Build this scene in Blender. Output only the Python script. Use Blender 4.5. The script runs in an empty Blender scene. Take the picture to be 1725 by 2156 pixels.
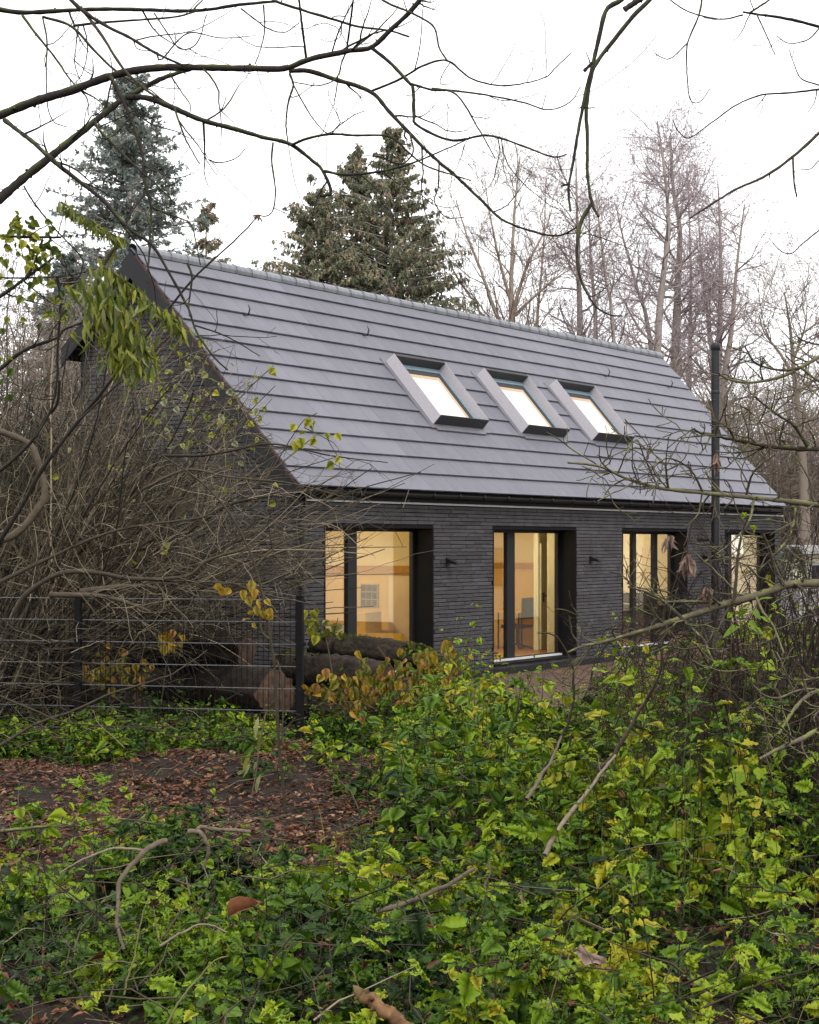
import bpy, math, random
import numpy as np
from mathutils import Vector, Matrix

# ------------------------------------------------------------------ camera, sky, light
scene = bpy.context.scene
C = scene.collection
F, CX, HY, EYE = 3800.0, 862.5, 1144.0, 2.25      # lens length and principal lines measured on a 1725 x 2156 print of the view
cam_data = bpy.data.cameras.new('camera')
cam = bpy.data.objects.new('camera', cam_data)
C.objects.link(cam)
cam.location = (0, 0, EYE)
cam.rotation_euler = (math.radians(90), 0, 0)
cam_data.sensor_fit = 'HORIZONTAL'
cam_data.sensor_width = 36
cam_data.lens = 36 * F / 1725
cam_data.shift_y = (HY - 1078) / 1725
cam_data.clip_start, cam_data.clip_end = 0.1, 2000
scene.camera = cam

SUN_ELEV, SUN_ROT = math.radians(52), math.radians(200)
world = bpy.data.worlds.new('World')
scene.world = world
world.use_nodes = True
wn = world.node_tree
wn.nodes.clear()
wo = wn.nodes.new('ShaderNodeOutputWorld')
bg = wn.nodes.new('ShaderNodeBackground')
sky = wn.nodes.new('ShaderNodeTexSky')
sky.sky_type = 'NISHITA'
sky.sun_disc = False
sky.sun_elevation, sky.sun_rotation = SUN_ELEV, SUN_ROT
sky.air_density, sky.dust_density, sky.ozone_density = 1.0, 1.5, 1.0
hsv = wn.nodes.new('ShaderNodeHueSaturation')      # a closed cloud cover: the sky's own light with its blue taken out
hsv.inputs['Saturation'].default_value = 0.10
bg.inputs['Strength'].default_value = 0.15
wn.links.new(sky.outputs[0], hsv.inputs['Color'])
cloud = wn.nodes.new('ShaderNodeMix')              # ... under an even white cloud layer
cloud.data_type = 'RGBA'
cloud.inputs[0].default_value = 0.65
cloud.inputs[7].default_value = (8.6, 8.65, 8.8, 1)
wn.links.new(hsv.outputs[0], cloud.inputs[6])
wn.links.new(cloud.outputs[2], bg.inputs['Color'])
wn.links.new(bg.outputs[0], wo.inputs['Surface'])

sun_data = bpy.data.lights.new('sun', 'SUN')
sun_data.energy, sun_data.angle, sun_data.color = 1.4, math.radians(25), (1.0, 0.97, 0.93)
sun = bpy.data.objects.new('sun', sun_data)
C.objects.link(sun)
sun.rotation_euler = (math.radians(90) - SUN_ELEV, 0, math.radians(20))
vs = scene.view_settings
vs.view_transform, vs.look, vs.exposure, vs.gamma = 'Standard', 'None', 0.8, 1.0
vs.use_curve_mapping = False
scene.cycles.max_bounces = 8
scene.cycles.transparent_max_bounces = 12

rng = np.random.default_rng(7)
random.seed(7)

# ------------------------------------------------------------------ helpers
def pt(x, y, Y):
    """the point at distance Y that stands at print position x, y"""
    return np.array([(x - CX) / F * Y, Y, EYE + (HY - y) / F * Y])

def link(o, parent=None):
    C.objects.link(o)
    if parent is not None:
        o.parent = parent
    return o

def tag(o, label=None, cat=None, group=None, kind=None):
    if label: o['label'] = label
    if cat: o['category'] = cat
    if group: o['group'] = group
    if kind: o['kind'] = kind
    return o

def empty(name, loc, rz=0.0):
    o = bpy.data.objects.new(name, None)
    o.empty_display_size = 0.2
    o.location = loc
    o.rotation_euler = (0, 0, rz)
    return link(o)

def make_mesh(name, V, faces, mats, tint=None, mat_index=None, smooth=False):
    """V (n,3); faces: a list of int arrays, each (m,k)"""
    V = np.asarray(V, dtype=np.float32)
    faces = [np.asarray(f, dtype=np.int32) for f in faces if len(f)]
    me = bpy.data.meshes.new(name)
    me.vertices.add(len(V))
    me.vertices.foreach_set('co', V.ravel())
    tot = sum(f.shape[0] for f in faces)
    loops = np.concatenate([f.ravel() for f in faces])
    sizes = np.concatenate([np.full(f.shape[0], f.shape[1], np.int32) for f in faces])
    starts = np.concatenate([[0], np.cumsum(sizes)[:-1]]).astype(np.int32)
    me.loops.add(len(loops))
    me.loops.foreach_set('vertex_index', loops)
    me.polygons.add(tot)
    me.polygons.foreach_set('loop_start', starts)
    me.polygons.foreach_set('use_smooth', np.full(tot, bool(smooth)))
    for m in (mats if isinstance(mats, (list, tuple)) else [mats]):
        me.materials.append(m)
    if mat_index is not None:
        me.polygons.foreach_set('material_index', np.asarray(mat_index, np.int32))
    if tint is not None:
        a = me.attributes.new('tint', 'FLOAT', 'FACE')
        a.data.foreach_set('value', np.asarray(tint, np.float32))
    me.update(calc_edges=True)
    return me

def mesh_obj(name, V, faces, mats, parent=None, **kw):
    return link(bpy.data.objects.new(name, make_mesh(name, V, faces, mats, **kw)), parent)

BOXF = np.array([[0, 3, 2, 1], [4, 5, 6, 7], [0, 1, 5, 4], [1, 2, 6, 5], [2, 3, 7, 6], [3, 0, 4, 7]])

class MB:
    """collects boxes, prisms and free faces into one mesh"""
    def __init__(self):
        self.V, self.F, self.n = [], {}, 0
    def raw(self, V, F):
        V = np.asarray(V, float)
        F = np.asarray(F)
        self.F.setdefault(F.shape[1], []).append(F + self.n)
        self.V.append(V)
        self.n += len(V)
        return self
    def box(self, a0, a1, b0, b1, c0, c1, jit=0.0):
        V = np.array([[a0, b0, c0], [a1, b0, c0], [a1, b1, c0], [a0, b1, c0], [a0, b0, c1], [a1, b0, c1], [a1, b1, c1], [a0, b1, c1]], float)
        if jit:
            V = V + rng.uniform(-jit, jit, V.shape)
        return self.raw(V, BOXF)
    def prism(self, poly, axis_pts):
        """poly: list of 3-D points, axis_pts: extrusion vector"""
        P = np.asarray(poly, float)
        n = len(P)
        V = np.vstack([P, P + np.asarray(axis_pts, float)])
        self.raw(V, np.array([[i, (i + 1) % n, n + (i + 1) % n, n + i] for i in range(n)]))
        for k in range(1, n - 1):
            b = self.n - 2 * n
            self.F.setdefault(3, []).append(np.array([[b, b + k + 1, b + k], [b + n, b + n + k, b + n + k + 1]]))
        return self
    def arrays(self):
        return np.vstack(self.V), [np.vstack(f) for f in self.F.values()]
    def build(self, name, mat, parent=None, **kw):
        V, Fs = self.arrays()
        return mesh_obj(name, V, Fs, mat, parent, **kw)

def unit(a):
    return a / np.maximum(np.linalg.norm(a, axis=-1, keepdims=True), 1e-9)

def tube_arrays(P, R, sides):
    """P (B,n,3), R (B,n) -> verts, quads"""
    B, n, _ = P.shape
    T = unit(np.gradient(P, axis=1))
    m = unit(P[:, -1] - P[:, 0])
    ref = np.zeros((B, 3))
    ref[np.arange(B), np.argmin(np.abs(m), axis=1)] = 1
    N = unit(np.cross(T, ref[:, None, :]))
    Bn = np.cross(T, N)
    a = np.arange(sides) * 2 * np.pi / sides
    V = P[:, :, None, :] + R[:, :, None, None] * (np.cos(a)[None, None, :, None] * N[:, :, None, :] + np.sin(a)[None, None, :, None] * Bn[:, :, None, :])
    idx = np.arange(B * n * sides).reshape(B, n, sides)
    nx = np.roll(idx, -1, axis=2)
    Q = np.stack([idx[:, :-1], nx[:, :-1], nx[:, 1:], idx[:, 1:]], axis=-1).reshape(-1, 4)
    return V.reshape(-1, 3), Q

class Tubes:
    def __init__(self):
        self.V, self.Q, self.t, self.n = [], [], [], 0
    def add(self, P, R, sides=4, tint=0.5):
        P, R = np.asarray(P, float), np.asarray(R, float)
        if P.ndim == 2:
            P, R = P[None], R[None]
        V, Q = tube_arrays(P, R, sides)
        self.V.append(V)
        self.Q.append(Q + self.n)
        self.n += len(V)
        tv = np.broadcast_to(np.asarray(tint, float), (P.shape[0],))
        self.t.append(np.repeat(tv, len(Q) // P.shape[0]))
        return self
    def build(self, name, mat, parent=None, origin=(0, 0, 0), smooth=True):
        return mesh_obj(name, np.vstack(self.V) - np.asarray(origin), [np.vstack(self.Q)], mat, parent, tint=np.concatenate(self.t), smooth=smooth)

def smooth_path(P, n, R=None):
    """Catmull-Rom through P, n points evenly in parameter"""
    P = np.asarray(P, float)
    k = len(P)
    E = np.vstack([2 * P[0] - P[1], P, 2 * P[-1] - P[-2]])
    s = np.concatenate([[0], np.cumsum(np.linalg.norm(np.diff(P, axis=0), axis=1))])
    u = np.interp(np.linspace(0, s[-1], n), s, np.arange(k))
    i = np.clip(u.astype(int), 0, k - 2)
    f = (u - i)[:, None]
    p0, p1, p2, p3 = E[i], E[i + 1], E[i + 2], E[i + 3]
    return 0.5 * (2 * p1 + (p2 - p0) * f + (2 * p0 - 5 * p1 + 4 * p2 - p3) * f ** 2 + (3 * p1 - p0 - 3 * p2 + p3) * f ** 3)

def spawn(P, R, n, t0, t1, ang, length, pts=5, up=0.0, wob=0.12, r0=None, rk=0.6, rtip=0.0015, r_max=1e9, perp_bias=None, tpow=1.0, len_t=0.0, tip_up=0.0):
    """children branches: n per parent, between t0 and t1 of its length. Returns P, R, t"""
    B, k, _ = P.shape
    t = t0 + (t1 - t0) * rng.random((B, n)) ** tpow
    x = t * (k - 1)
    i = np.clip(x.astype(int), 0, k - 2)
    f = (x - i)[..., None]
    bi = np.arange(B)[:, None]
    pos = (P[bi, i] * (1 - f) + P[bi, i + 1] * f).reshape(-1, 3)
    tan = unit(P[bi, i + 1] - P[bi, i]).reshape(-1, 3)
    rad = (R[bi, i] * (1 - f[..., 0]) + R[bi, i + 1] * f[..., 0]).ravel()
    rnd = rng.normal(size=(B * n, 3))
    if perp_bias is not None:
        rnd = rnd * np.asarray(perp_bias)
    perp = unit(np.cross(tan, unit(np.cross(rnd, tan))))
    a = np.radians(rng.uniform(ang[0], ang[1], B * n))[:, None]
    d = unit(np.cos(a) * tan + np.sin(a) * perp)
    L = rng.uniform(length[0], length[1], B * n) * (1 - len_t * t.ravel())
    out = np.empty((B * n, pts, 3))
    out[:, 0] = pos
    st = (L / (pts - 1))[:, None]
    for j in range(1, pts):
        d = unit(d + rng.normal(size=d.shape) * wob + np.array([0, 0, up + tip_up * j / pts]))
        out[:, j] = out[:, j - 1] + d * st
    rs = np.minimum(rad * rk, r_max) if r0 is None else np.minimum(rad * 0.9, rng.uniform(r0[0], r0[1], B * n))
    tp = np.linspace(0, 1, pts)[None]
    RR = np.maximum(rs[:, None] * (1 - tp) + rtip * tp, rtip)
    return out, RR, t.ravel()

# leaf templates: rows of (along, across, lift), triangles
def leaf_ovate(teeth=0.0, n=9, wide_at=0.34):
    """pointed oval leaf: midrib and two toothed edges"""
    t = np.linspace(0, 1, n)
    w = 0.5 * np.sin(np.pi * t ** (math.log(0.5) / math.log(wide_at))) ** 0.85
    V, T = [(x, 0, 0) for x in t], []
    for sg in (-1, 1):
        e = []
        for q in range(1, n - 1):
            e.append(len(V)); V.append((t[q] - 0.01, sg * w[q], 0))
            if teeth:
                wm = (w[q] + w[q + 1]) / 2
                e.append(len(V)); V.append((t[q] + 0.062, sg * (wm * (1 - 0.30 * teeth) if q < n - 2 else wm * 0.7), 0))
        T.append((0, 1, e[0]))
        st = 2 if teeth else 1
        for q in range(1, n - 1):
            if teeth:
                x, y = e[2 * (q - 1)], e[2 * (q - 1) + 1]
                T += [(q, y, x), (q, q + 1, y)]
                if q < n - 2: T.append((q + 1, e[2 * q], y))
            else:
                if q < n - 2: T += [(q, q + 1, e[q - 1]), (q + 1, e[q], e[q - 1])]
                else: T.append((q, q + 1, e[q - 1]))
        if sg > 0:
            pass
    return np.array(V, float), np.array(T)

def leaf_lobed(n=26):
    """a shallow five-lobed, toothed leaf like a currant's, built as a fan with an inner ring"""
    V, T = [(0.40, 0, 0)], []
    th = np.linspace(-np.pi, np.pi, n, endpoint=False) + np.pi / n
    lob = 0.90 + 0.10 * np.cos(5 * th) * (np.abs(th) < 2.6)
    base = np.where(np.abs(th) > 2.75, 0.55, 1.0)
    r = 0.56 * lob * base * np.where(np.arange(n) % 2, 1.0, 0.91) * (1 + 0.16 * np.cos(th))
    for k in (0.5, 1.0):
        for a, q in zip(th, r):
            V.append((0.40 + q * k * math.cos(a), q * k * math.sin(a) * 0.98, 0))
    for j in range(n):
        i = (j + 1) % n
        T += [(0, 1 + j, 1 + i), (1 + j, 1 + n + j, 1 + n + i), (1 + j, 1 + n + i, 1 + i)]
    return np.array(V, float), np.array(T)

def leaf_simple():
    V = [(0, 0, 0), (0.4, -0.5, 0), (0.45, 0, 0), (0.4, 0.5, 0), (1, 0, 0)]
    return np.array(V, float), np.array([(0, 2, 1), (0, 3, 2), (1, 2, 4), (2, 3, 4)])

def leaf_lance():
    V = [(0, 0, 0), (0.3, -0.5, 0), (0.3, 0, 0), (0.3, 0.5, 0), (0.65, -0.42, 0), (0.65, 0, 0), (0.65, 0.42, 0), (1, 0, 0)]
    T = [(0, 2, 1), (0, 3, 2), (1, 2, 5), (1, 5, 4), (2, 3, 6), (2, 6, 5), (4, 5, 7), (5, 6, 7)]
    return np.array(V, float), np.array(T)

def leaf_three():
    """three toothed leaflets on one stalk"""
    tv, tf = leaf_ovate(1.0, 6, 0.38)
    V, T = [], []
    for q, (ang, L, x0, W) in enumerate(((0, 0.62, 0.38, 0.46), (62, 0.48, 0.34, 0.38), (-62, 0.48, 0.34, 0.38))):
        a = math.radians(ang)
        x, y = tv[:, 0] * L, tv[:, 1] * W
        V.append(np.stack([x0 + x * math.cos(a) - y * math.sin(a), x * math.sin(a) + y * math.cos(a), 0 * x], 1))
        T.append(tf + q * len(tv))
    n = 3 * len(tv)
    V.append(np.array([(0, -0.012, 0), (0, 0.012, 0), (0.38, 0.008, 0), (0.38, -0.008, 0)]))
    T.append(np.array([(n, n + 1, n + 2), (n, n + 2, n + 3)]))
    return np.vstack(V), np.vstack(T)

THREE = leaf_three()
def lighter_three():
    tv, tf = leaf_ovate(0.0, 4, 0.4)
    V, T = [], []
    for q, (ang, L, x0, W) in enumerate(((0, 0.62, 0.38, 0.46), (62, 0.48, 0.34, 0.38), (-62, 0.48, 0.34, 0.38))):
        a = math.radians(ang)
        x, y = tv[:, 0] * L, tv[:, 1] * W
        V.append(np.stack([x0 + x * math.cos(a) - y * math.sin(a), x * math.sin(a) + y * math.cos(a), 0 * x], 1))
        T.append(tf + q * len(tv))
    return np.vstack(V), np.vstack(T)
THREE_FAR, OVATE_FAR = lighter_three(), leaf_ovate(0.0, 5, 0.36)
NEEDLE = (np.array([(0, 0, 0), (0.45, -0.5, 0), (1, 0, 0), (0.45, 0.5, 0)], float), np.array([(0, 1, 2), (0, 2, 3)]))
OVATE, OVATE_PLAIN, LOBED, SIMPLE, LANCE = leaf_ovate(1.0, 8), leaf_ovate(0.0, 8), leaf_lobed(), leaf_simple(), leaf_lance()

def leaves(tmpl, pos, d, nrm, L, W, droop=0.25, fold=0.18, curl=0.0):
    """N leaves -> V, T. d: axis, nrm: rough upper side"""
    tv, tf = tmpl
    N, k = len(pos), len(tv)
    d = unit(np.asarray(d, float))
    s = unit(np.cross(nrm, d))
    u = np.cross(d, s)
    L, W = np.broadcast_to(L, (N,)), np.broadcast_to(W, (N,))
    droop = np.broadcast_to(droop, (N,))
    curl = np.broadcast_to(curl, (N,))
    t, a = tv[:, 0][None], tv[:, 1][None]
    wav = rng.normal(0, 0.045, (N, k))
    z = (-droop[:, None] * t ** 2 + fold * np.abs(a) + curl[:, None] * (2 * a) ** 2 * 0.5 + wav) * L[:, None]
    V = pos[:, None] + (t * L[:, None])[..., None] * d[:, None] + (a * W[:, None])[..., None] * s[:, None] + z[..., None] * u[:, None]
    T = (tf[None] + (np.arange(N) * k)[:, None, None]).reshape(-1, 3)
    return V.reshape(-1, 3), T

class Leaves:
    def __init__(self):
        self.V, self.T, self.t, self.n = [], [], [], 0
    def add(self, tmpl, pos, d, nrm, L, W, tint, **kw):
        if len(pos) == 0:
            return self
        V, T = leaves(tmpl, pos, d, nrm, L, W, **kw)
        self.V.append(V); self.T.append(T + self.n); self.n += len(V)
        self.t.append(np.repeat(np.broadcast_to(tint, (len(pos),)), len(tmpl[1])))
        return self
    def build(self, name, mat, parent=None, origin=(0, 0, 0)):
        return mesh_obj(name, np.vstack(self.V) - np.asarray(origin), [np.vstack(self.T)], mat, parent, tint=np.concatenate(self.t), smooth=True)

def rand_dir(n, z=(-0.3, 0.5)):
    a = rng.uniform(0, 2 * np.pi, n)
    e = rng.uniform(z[0], z[1], n)
    return unit(np.stack([np.cos(a), np.sin(a), e], 1))

def up_ish(n, s=0.35):
    return unit(np.array([0, 0, 1.0]) + rng.normal(0, s, (n, 3)))

# ------------------------------------------------------------------ materials
def new_mat(name):
    m = bpy.data.materials.new(name)
    m.use_nodes = True
    nt = m.node_tree
    nt.nodes.clear()
    out = nt.nodes.new('ShaderNodeOutputMaterial')
    return m, nt, out

def nd(nt, kind, **kw):
    n = nt.nodes.new(kind)
    for k, v in kw.items():
        if k in n.inputs.keys():
            n.inputs[k].default_value = v
        else:
            setattr(n, k, v)
    return n

ALB = 0.62      # overall reflectance of the outdoor colours below, which were picked from the bright print
def ramp(nt, fac, stops):
    r = nt.nodes.new('ShaderNodeValToRGB')
    el = r.color_ramp.elements
    while len(el) < len(stops):
        el.new(0.5)
    for e, (p, c) in zip(el, stops):
        e.position = p
        e.color = (c[0] * ALB, c[1] * ALB, c[2] * ALB, 1)
    nt.links.new(fac, r.inputs[0])
    return r.outputs[0]

def mottled(name, c0, c1, scale=8.0, rough=0.8, spec=0.3, bump=0.0, bscale=None, metal=0.0, per_object=0.0, detail=4.0, coords='Object', stretch=None):
    """two colours mixed by noise, with fine relief"""
    m, nt, out = new_mat(name)
    b = nd(nt, 'ShaderNodeBsdfPrincipled', Roughness=rough, Metallic=metal)
    b.inputs['Specular IOR Level'].default_value = spec
    tc = nt.nodes.new('ShaderNodeTexCoord')
    vec = tc.outputs[coords]
    if stretch:
        mp = nt.nodes.new('ShaderNodeMapping')
        mp.inputs['Scale'].default_value = stretch
        nt.links.new(vec, mp.inputs[0])
        vec = mp.outputs[0]
    nz = nd(nt, 'ShaderNodeTexNoise', Scale=scale, Detail=detail, Roughness=0.6)
    nt.links.new(vec, nz.inputs['Vector'])
    col = ramp(nt, nz.outputs[0], [(0.3, c0), (0.7, c1)])
    if per_object:
        oi = nt.nodes.new('ShaderNodeObjectInfo')
        hs = nt.nodes.new('ShaderNodeHueSaturation')
        mr = nd(nt, 'ShaderNodeMapRange')
        mr.inputs['To Min'].default_value, mr.inputs['To Max'].default_value = 1 - per_object, 1 + per_object
        nt.links.new(oi.outputs['Random'], mr.inputs[0])
        nt.links.new(mr.outputs[0], hs.inputs['Value'])
        nt.links.new(col, hs.inputs['Color'])
        col = hs.outputs[0]
    nt.links.new(col, b.inputs['Base Color'])
    if bump:
        n2 = nd(nt, 'ShaderNodeTexNoise', Scale=bscale or scale * 6, Detail=3.0)
        nt.links.new(vec, n2.inputs['Vector'])
        bp = nd(nt, 'ShaderNodeBump', Strength=1.0, Distance=bump)
        nt.links.new(n2.outputs[0], bp.inputs['Height'])
        nt.links.new(bp.outputs[0], b.inputs['Normal'])
    nt.links.new(b.outputs[0], out.inputs[0])
    return m

def tinted(name, stops, rough=0.5, spec=0.4, trans=0.3, noise=0.0, nscale=40.0, moss=None):
    """colour taken from each piece's own tint value; trans: share of light let through (leaves)"""
    m, nt, out = new_mat(name)
    at = nd(nt, 'ShaderNodeAttribute', attribute_name='tint')
    fac = at.outputs['Fac']
    tc = nt.nodes.new('ShaderNodeTexCoord')
    if noise:
        nz = nd(nt, 'ShaderNodeTexNoise', Scale=nscale, Detail=3.0)
        nt.links.new(tc.outputs['Object'], nz.inputs['Vector'])
        ma = nd(nt, 'ShaderNodeMath', operation='MULTIPLY_ADD')
        ma.inputs[1].default_value = noise
        nt.links.new(nz.outputs[0], ma.inputs[0])
        sub = nd(nt, 'ShaderNodeMath', operation='SUBTRACT')
        nt.links.new(fac, sub.inputs[0]); sub.inputs[1].default_value = noise * 0.5
        nt.links.new(sub.outputs[0], ma.inputs[2])
        fac = ma.outputs[0]
    col = ramp(nt, fac, stops)
    if moss:
        gm = nt.nodes.new('ShaderNodeNewGeometry')
        sx = nt.nodes.new('ShaderNodeSeparateXYZ')
        nt.links.new(gm.outputs['Normal'], sx.inputs[0])
        n3 = nd(nt, 'ShaderNodeTexNoise', Scale=moss[1], Detail=4.0)
        nt.links.new(tc.outputs['Object'], n3.inputs['Vector'])
        mu = nd(nt, 'ShaderNodeMath', operation='MULTIPLY')
        mr = nd(nt, 'ShaderNodeMapRange')
        mr.inputs['From Min'].default_value, mr.inputs['From Max'].default_value = 0.45, 0.62
        nt.links.new(n3.outputs[0], mr.inputs[0])
        mr2 = nd(nt, 'ShaderNodeMapRange')
        mr2.inputs['From Min'].default_value, mr2.inputs['From Max'].default_value = -0.1, 0.6
        nt.links.new(sx.outputs[2], mr2.inputs[0])
        nt.links.new(mr.outputs[0], mu.inputs[0]); nt.links.new(mr2.outputs[0], mu.inputs[1])
        mx = nd(nt, 'ShaderNodeMix', data_type='RGBA')
        nt.links.new(mu.outputs[0], mx.inputs[0])
        nt.links.new(col, mx.inputs[6]); mx.inputs[7].default_value = (*moss[0], 1)
        col = mx.outputs[2]
    b = nd(nt, 'ShaderNodeBsdfPrincipled', Roughness=rough)
    b.inputs['Specular IOR Level'].default_value = spec
    nt.links.new(col, b.inputs['Base Color'])
    sh = b.outputs[0]
    if trans:
        tr = nt.nodes.new('ShaderNodeBsdfTranslucent')
        nt.links.new(col, tr.inputs[0])
        mx = nt.nodes.new('ShaderNodeMixShader')
        mx.inputs[0].default_value = trans
        nt.links.new(sh, mx.inputs[1]); nt.links.new(tr.outputs[0], mx.inputs[2])
        sh = mx.outputs[0]
    nt.links.new(sh, out.inputs[0])
    return m

def glass_mat(name, tint=(0.93, 0.95, 0.94)):
    m, nt, out = new_mat(name)
    tr = nt.nodes.new('ShaderNodeBsdfTransparent'); tr.inputs[0].default_value = (*tint, 1)
    gl = nd(nt, 'ShaderNodeBsdfGlossy', Roughness=0.0)
    lw = nd(nt, 'ShaderNodeLayerWeight', Blend=0.5)
    pw = nd(nt, 'ShaderNodeMath', operation='POWER'); pw.inputs[1].default_value = 5.0
    nt.links.new(lw.outputs['Facing'], pw.inputs[0])
    fr = nd(nt, 'ShaderNodeMath', operation='MULTIPLY_ADD'); fr.inputs[1].default_value, fr.inputs[2].default_value = 0.9, 0.20
    nt.links.new(pw.outputs[0], fr.inputs[0])
    mx = nt.nodes.new('ShaderNodeMixShader')
    nt.links.new(fr.outputs[0], mx.inputs[0]); nt.links.new(tr.outputs[0], mx.inputs[1]); nt.links.new(gl.outputs[0], mx.inputs[2])
    nt.links.new(mx.outputs[0], out.inputs[0])
    return m

def emit_mat(name, col, s):
    m, nt, out = new_mat(name)
    e = nd(nt, 'ShaderNodeEmission', Color=(*col, 1), Strength=s)
    nt.links.new(e.outputs[0], out.inputs[0])
    return m

M = {}
M['brick'] = mottled('charcoal_brick', (0.048, 0.046, 0.050), (0.106, 0.101, 0.107), 3.0, 0.75, 0.35, 0.004, 60, per_object=0.28)
M['mortar'] = mottled('dark_mortar', (0.012, 0.012, 0.014), (0.022, 0.021, 0.023), 20, 0.95, 0.1)
M['tile'] = mottled('grey_roof_tile', (0.178, 0.176, 0.208), (0.222, 0.219, 0.256), 1.3, 0.6, 0.3, 0.0012, 160, per_object=0.055)
M['ridge'] = mottled('weathered_ridge_tile', (0.18, 0.19, 0.21), (0.33, 0.34, 0.37), 9, 0.55, 0.4, 0.004, 40, per_object=0.1)
M['black'] = mottled('black_metal', (0.008, 0.008, 0.010), (0.014, 0.014, 0.017), 6, 0.5, 0.3)
M['anthracite'] = mottled('anthracite_metal', (0.010, 0.011, 0.014), (0.018, 0.019, 0.023), 5, 0.45, 0.35)
M['felt'] = mottled('roof_underlay', (0.012, 0.012, 0.012), (0.02, 0.02, 0.02), 5, 0.9)
M['copper'] = mottled('red_verge_edge', (0.06, 0.022, 0.018), (0.12, 0.045, 0.032), 12, 0.6)
M['light_trim'] = mottled('light_grey_trim', (0.80, 0.80, 0.82), (0.92, 0.92, 0.94), 6, 0.5)
M['dull_white'] = mottled('dull_white_paint', (0.50, 0.49, 0.47), (0.60, 0.59, 0.57), 2, 0.6)
M['white_sill'] = mottled('white_sill', (0.75, 0.75, 0.75), (0.82, 0.82, 0.82), 6, 0.4)
M['glass'] = glass_mat('window_glass')
M['skyframe'] = mottled('skylight_cladding', (0.52, 0.49, 0.53), (0.62, 0.59, 0.63), 30, 0.42, 0.5, 0.0015, 120)
M['skydark'] = mottled('skylight_dark_cladding', (0.035, 0.036, 0.038), (0.075, 0.075, 0.08), 45, 0.6, 0.3, 0.002, 140)
M['skyblue'] = mottled('skylight_gasket_frame', (0.24, 0.33, 0.38), (0.30, 0.40, 0.46), 10, 0.4)
ALB = 0.95
M['blind'] = mottled('cream_blind', (0.78, 0.72, 0.60), (0.86, 0.80, 0.68), 30, 0.9)
M['amber_wall'] = mottled('amber_painted_wall', (0.66, 0.46, 0.14), (0.74, 0.53, 0.18), 2, 0.8)
M['cream_wall'] = mottled('cream_painted_wall', (0.74, 0.66, 0.48), (0.82, 0.74, 0.55), 2, 0.8)
M['white_wall'] = mottled('white_painted_wall', (0.78, 0.76, 0.70), (0.84, 0.82, 0.77), 2, 0.8)
M['white_door'] = mottled('white_door_paint', (0.68, 0.76, 0.70), (0.76, 0.82, 0.77), 3, 0.4)
M['oak'] = mottled('oak_floor', (0.30, 0.15, 0.05), (0.45, 0.25, 0.09), 3, 0.4, 0.4, stretch=(1, 8, 1))
M['yellow_cloth'] = mottled('yellow_upholstery', (0.60, 0.34, 0.02), (0.75, 0.46, 0.04), 12, 0.8, 0.2, 0.004, 50)
M['grey_cloth'] = mottled('grey_upholstery', (0.45, 0.46, 0.42), (0.6, 0.6, 0.55), 12, 0.85)
ALB = 0.62
M['lamp'] = emit_mat('lamp_shade_lit', (1.0, 0.72, 0.38), 6.0)
GREENS = [(0.0, (0.010, 0.028, 0.007)), (0.25, (0.036, 0.085, 0.010)), (0.48, (0.100, 0.195, 0.011)), (0.70, (0.245, 0.375, 0.014)), (0.88, (0.37, 0.47, 0.020)), (1.0, (0.48, 0.42, 0.025))]
M['leaf'] = tinted('green_leaf', GREENS, 0.5, 0.2, 0.26, 0.22, 70)
M['yellow_leaf'] = tinted('autumn_leaf', [(0.0, (0.12, 0.14, 0.03)), (0.3, (0.34, 0.29, 0.04)), (0.6, (0.60, 0.38, 0.04)), (0.8, (0.62, 0.30, 0.045)), (1.0, (0.52, 0.31, 0.15))], 0.55, 0.3, 0.35, 0.3, 30)
M['pale_leaf'] = tinted('pale_climber_leaf', [(0.0, (0.09, 0.14, 0.02)), (0.3, (0.20, 0.24, 0.03)), (0.5, (0.31, 0.33, 0.035)), (0.75, (0.52, 0.50, 0.04)), (1.0, (0.36, 0.37, 0.22))], 0.5, 0.35, 0.35, 0.2, 30)
M['litter'] = tinted('fallen_leaf', [(0.0, (0.05, 0.020, 0.010)), (0.4, (0.16, 0.060, 0.028)), (0.7, (0.30, 0.115, 0.05)), (0.9, (0.46, 0.24, 0.12)), (1.0, (0.55, 0.38, 0.25))], 0.5, 0.4, 0.12, 0.3, 40)
M['spruce'] = tinted('blue_spruce_needles', [(0.0, (0.20, 0.24, 0.215)), (0.5, (0.38, 0.44, 0.395)), (0.85, (0.54, 0.60, 0.54)), (1.0, (0.42, 0.33, 0.25))], 0.7, 0.2, 0.3)
M['norway'] = tinted('spruce_needles', [(0.0, (0.14, 0.165, 0.11)), (0.5, (0.29, 0.32, 0.195)), (0.8, (0.44, 0.43, 0.26)), (1.0, (0.70, 0.52, 0.37))], 0.7, 0.2, 0.3)
M['bark_dark'] = tinted('mossy_branch_bark', [(0.0, (0.014, 0.011, 0.009)), (0.5, (0.026, 0.019, 0.015)), (1.0, (0.06, 0.044, 0.034))], 0.85, 0.25, 0, 0.7, 45, moss=((0.05, 0.065, 0.012), 9.0))
M['bark_twig'] = tinted('brown_twig_bark', [(0.0, (0.020, 0.014, 0.009)), (0.4, (0.062, 0.046, 0.027)), (0.7, (0.165, 0.128, 0.078)), (1.0, (0.46, 0.37, 0.25))], 0.75, 0.25, 0, 0.3, 20)
M['bark_red'] = tinted('dark_cane_bark', [(0.0, (0.014, 0.009, 0.007)), (0.5, (0.055, 0.030, 0.022)), (1.0, (0.17, 0.12, 0.085))], 0.75, 0.2, 0, 0.3, 20)
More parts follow.
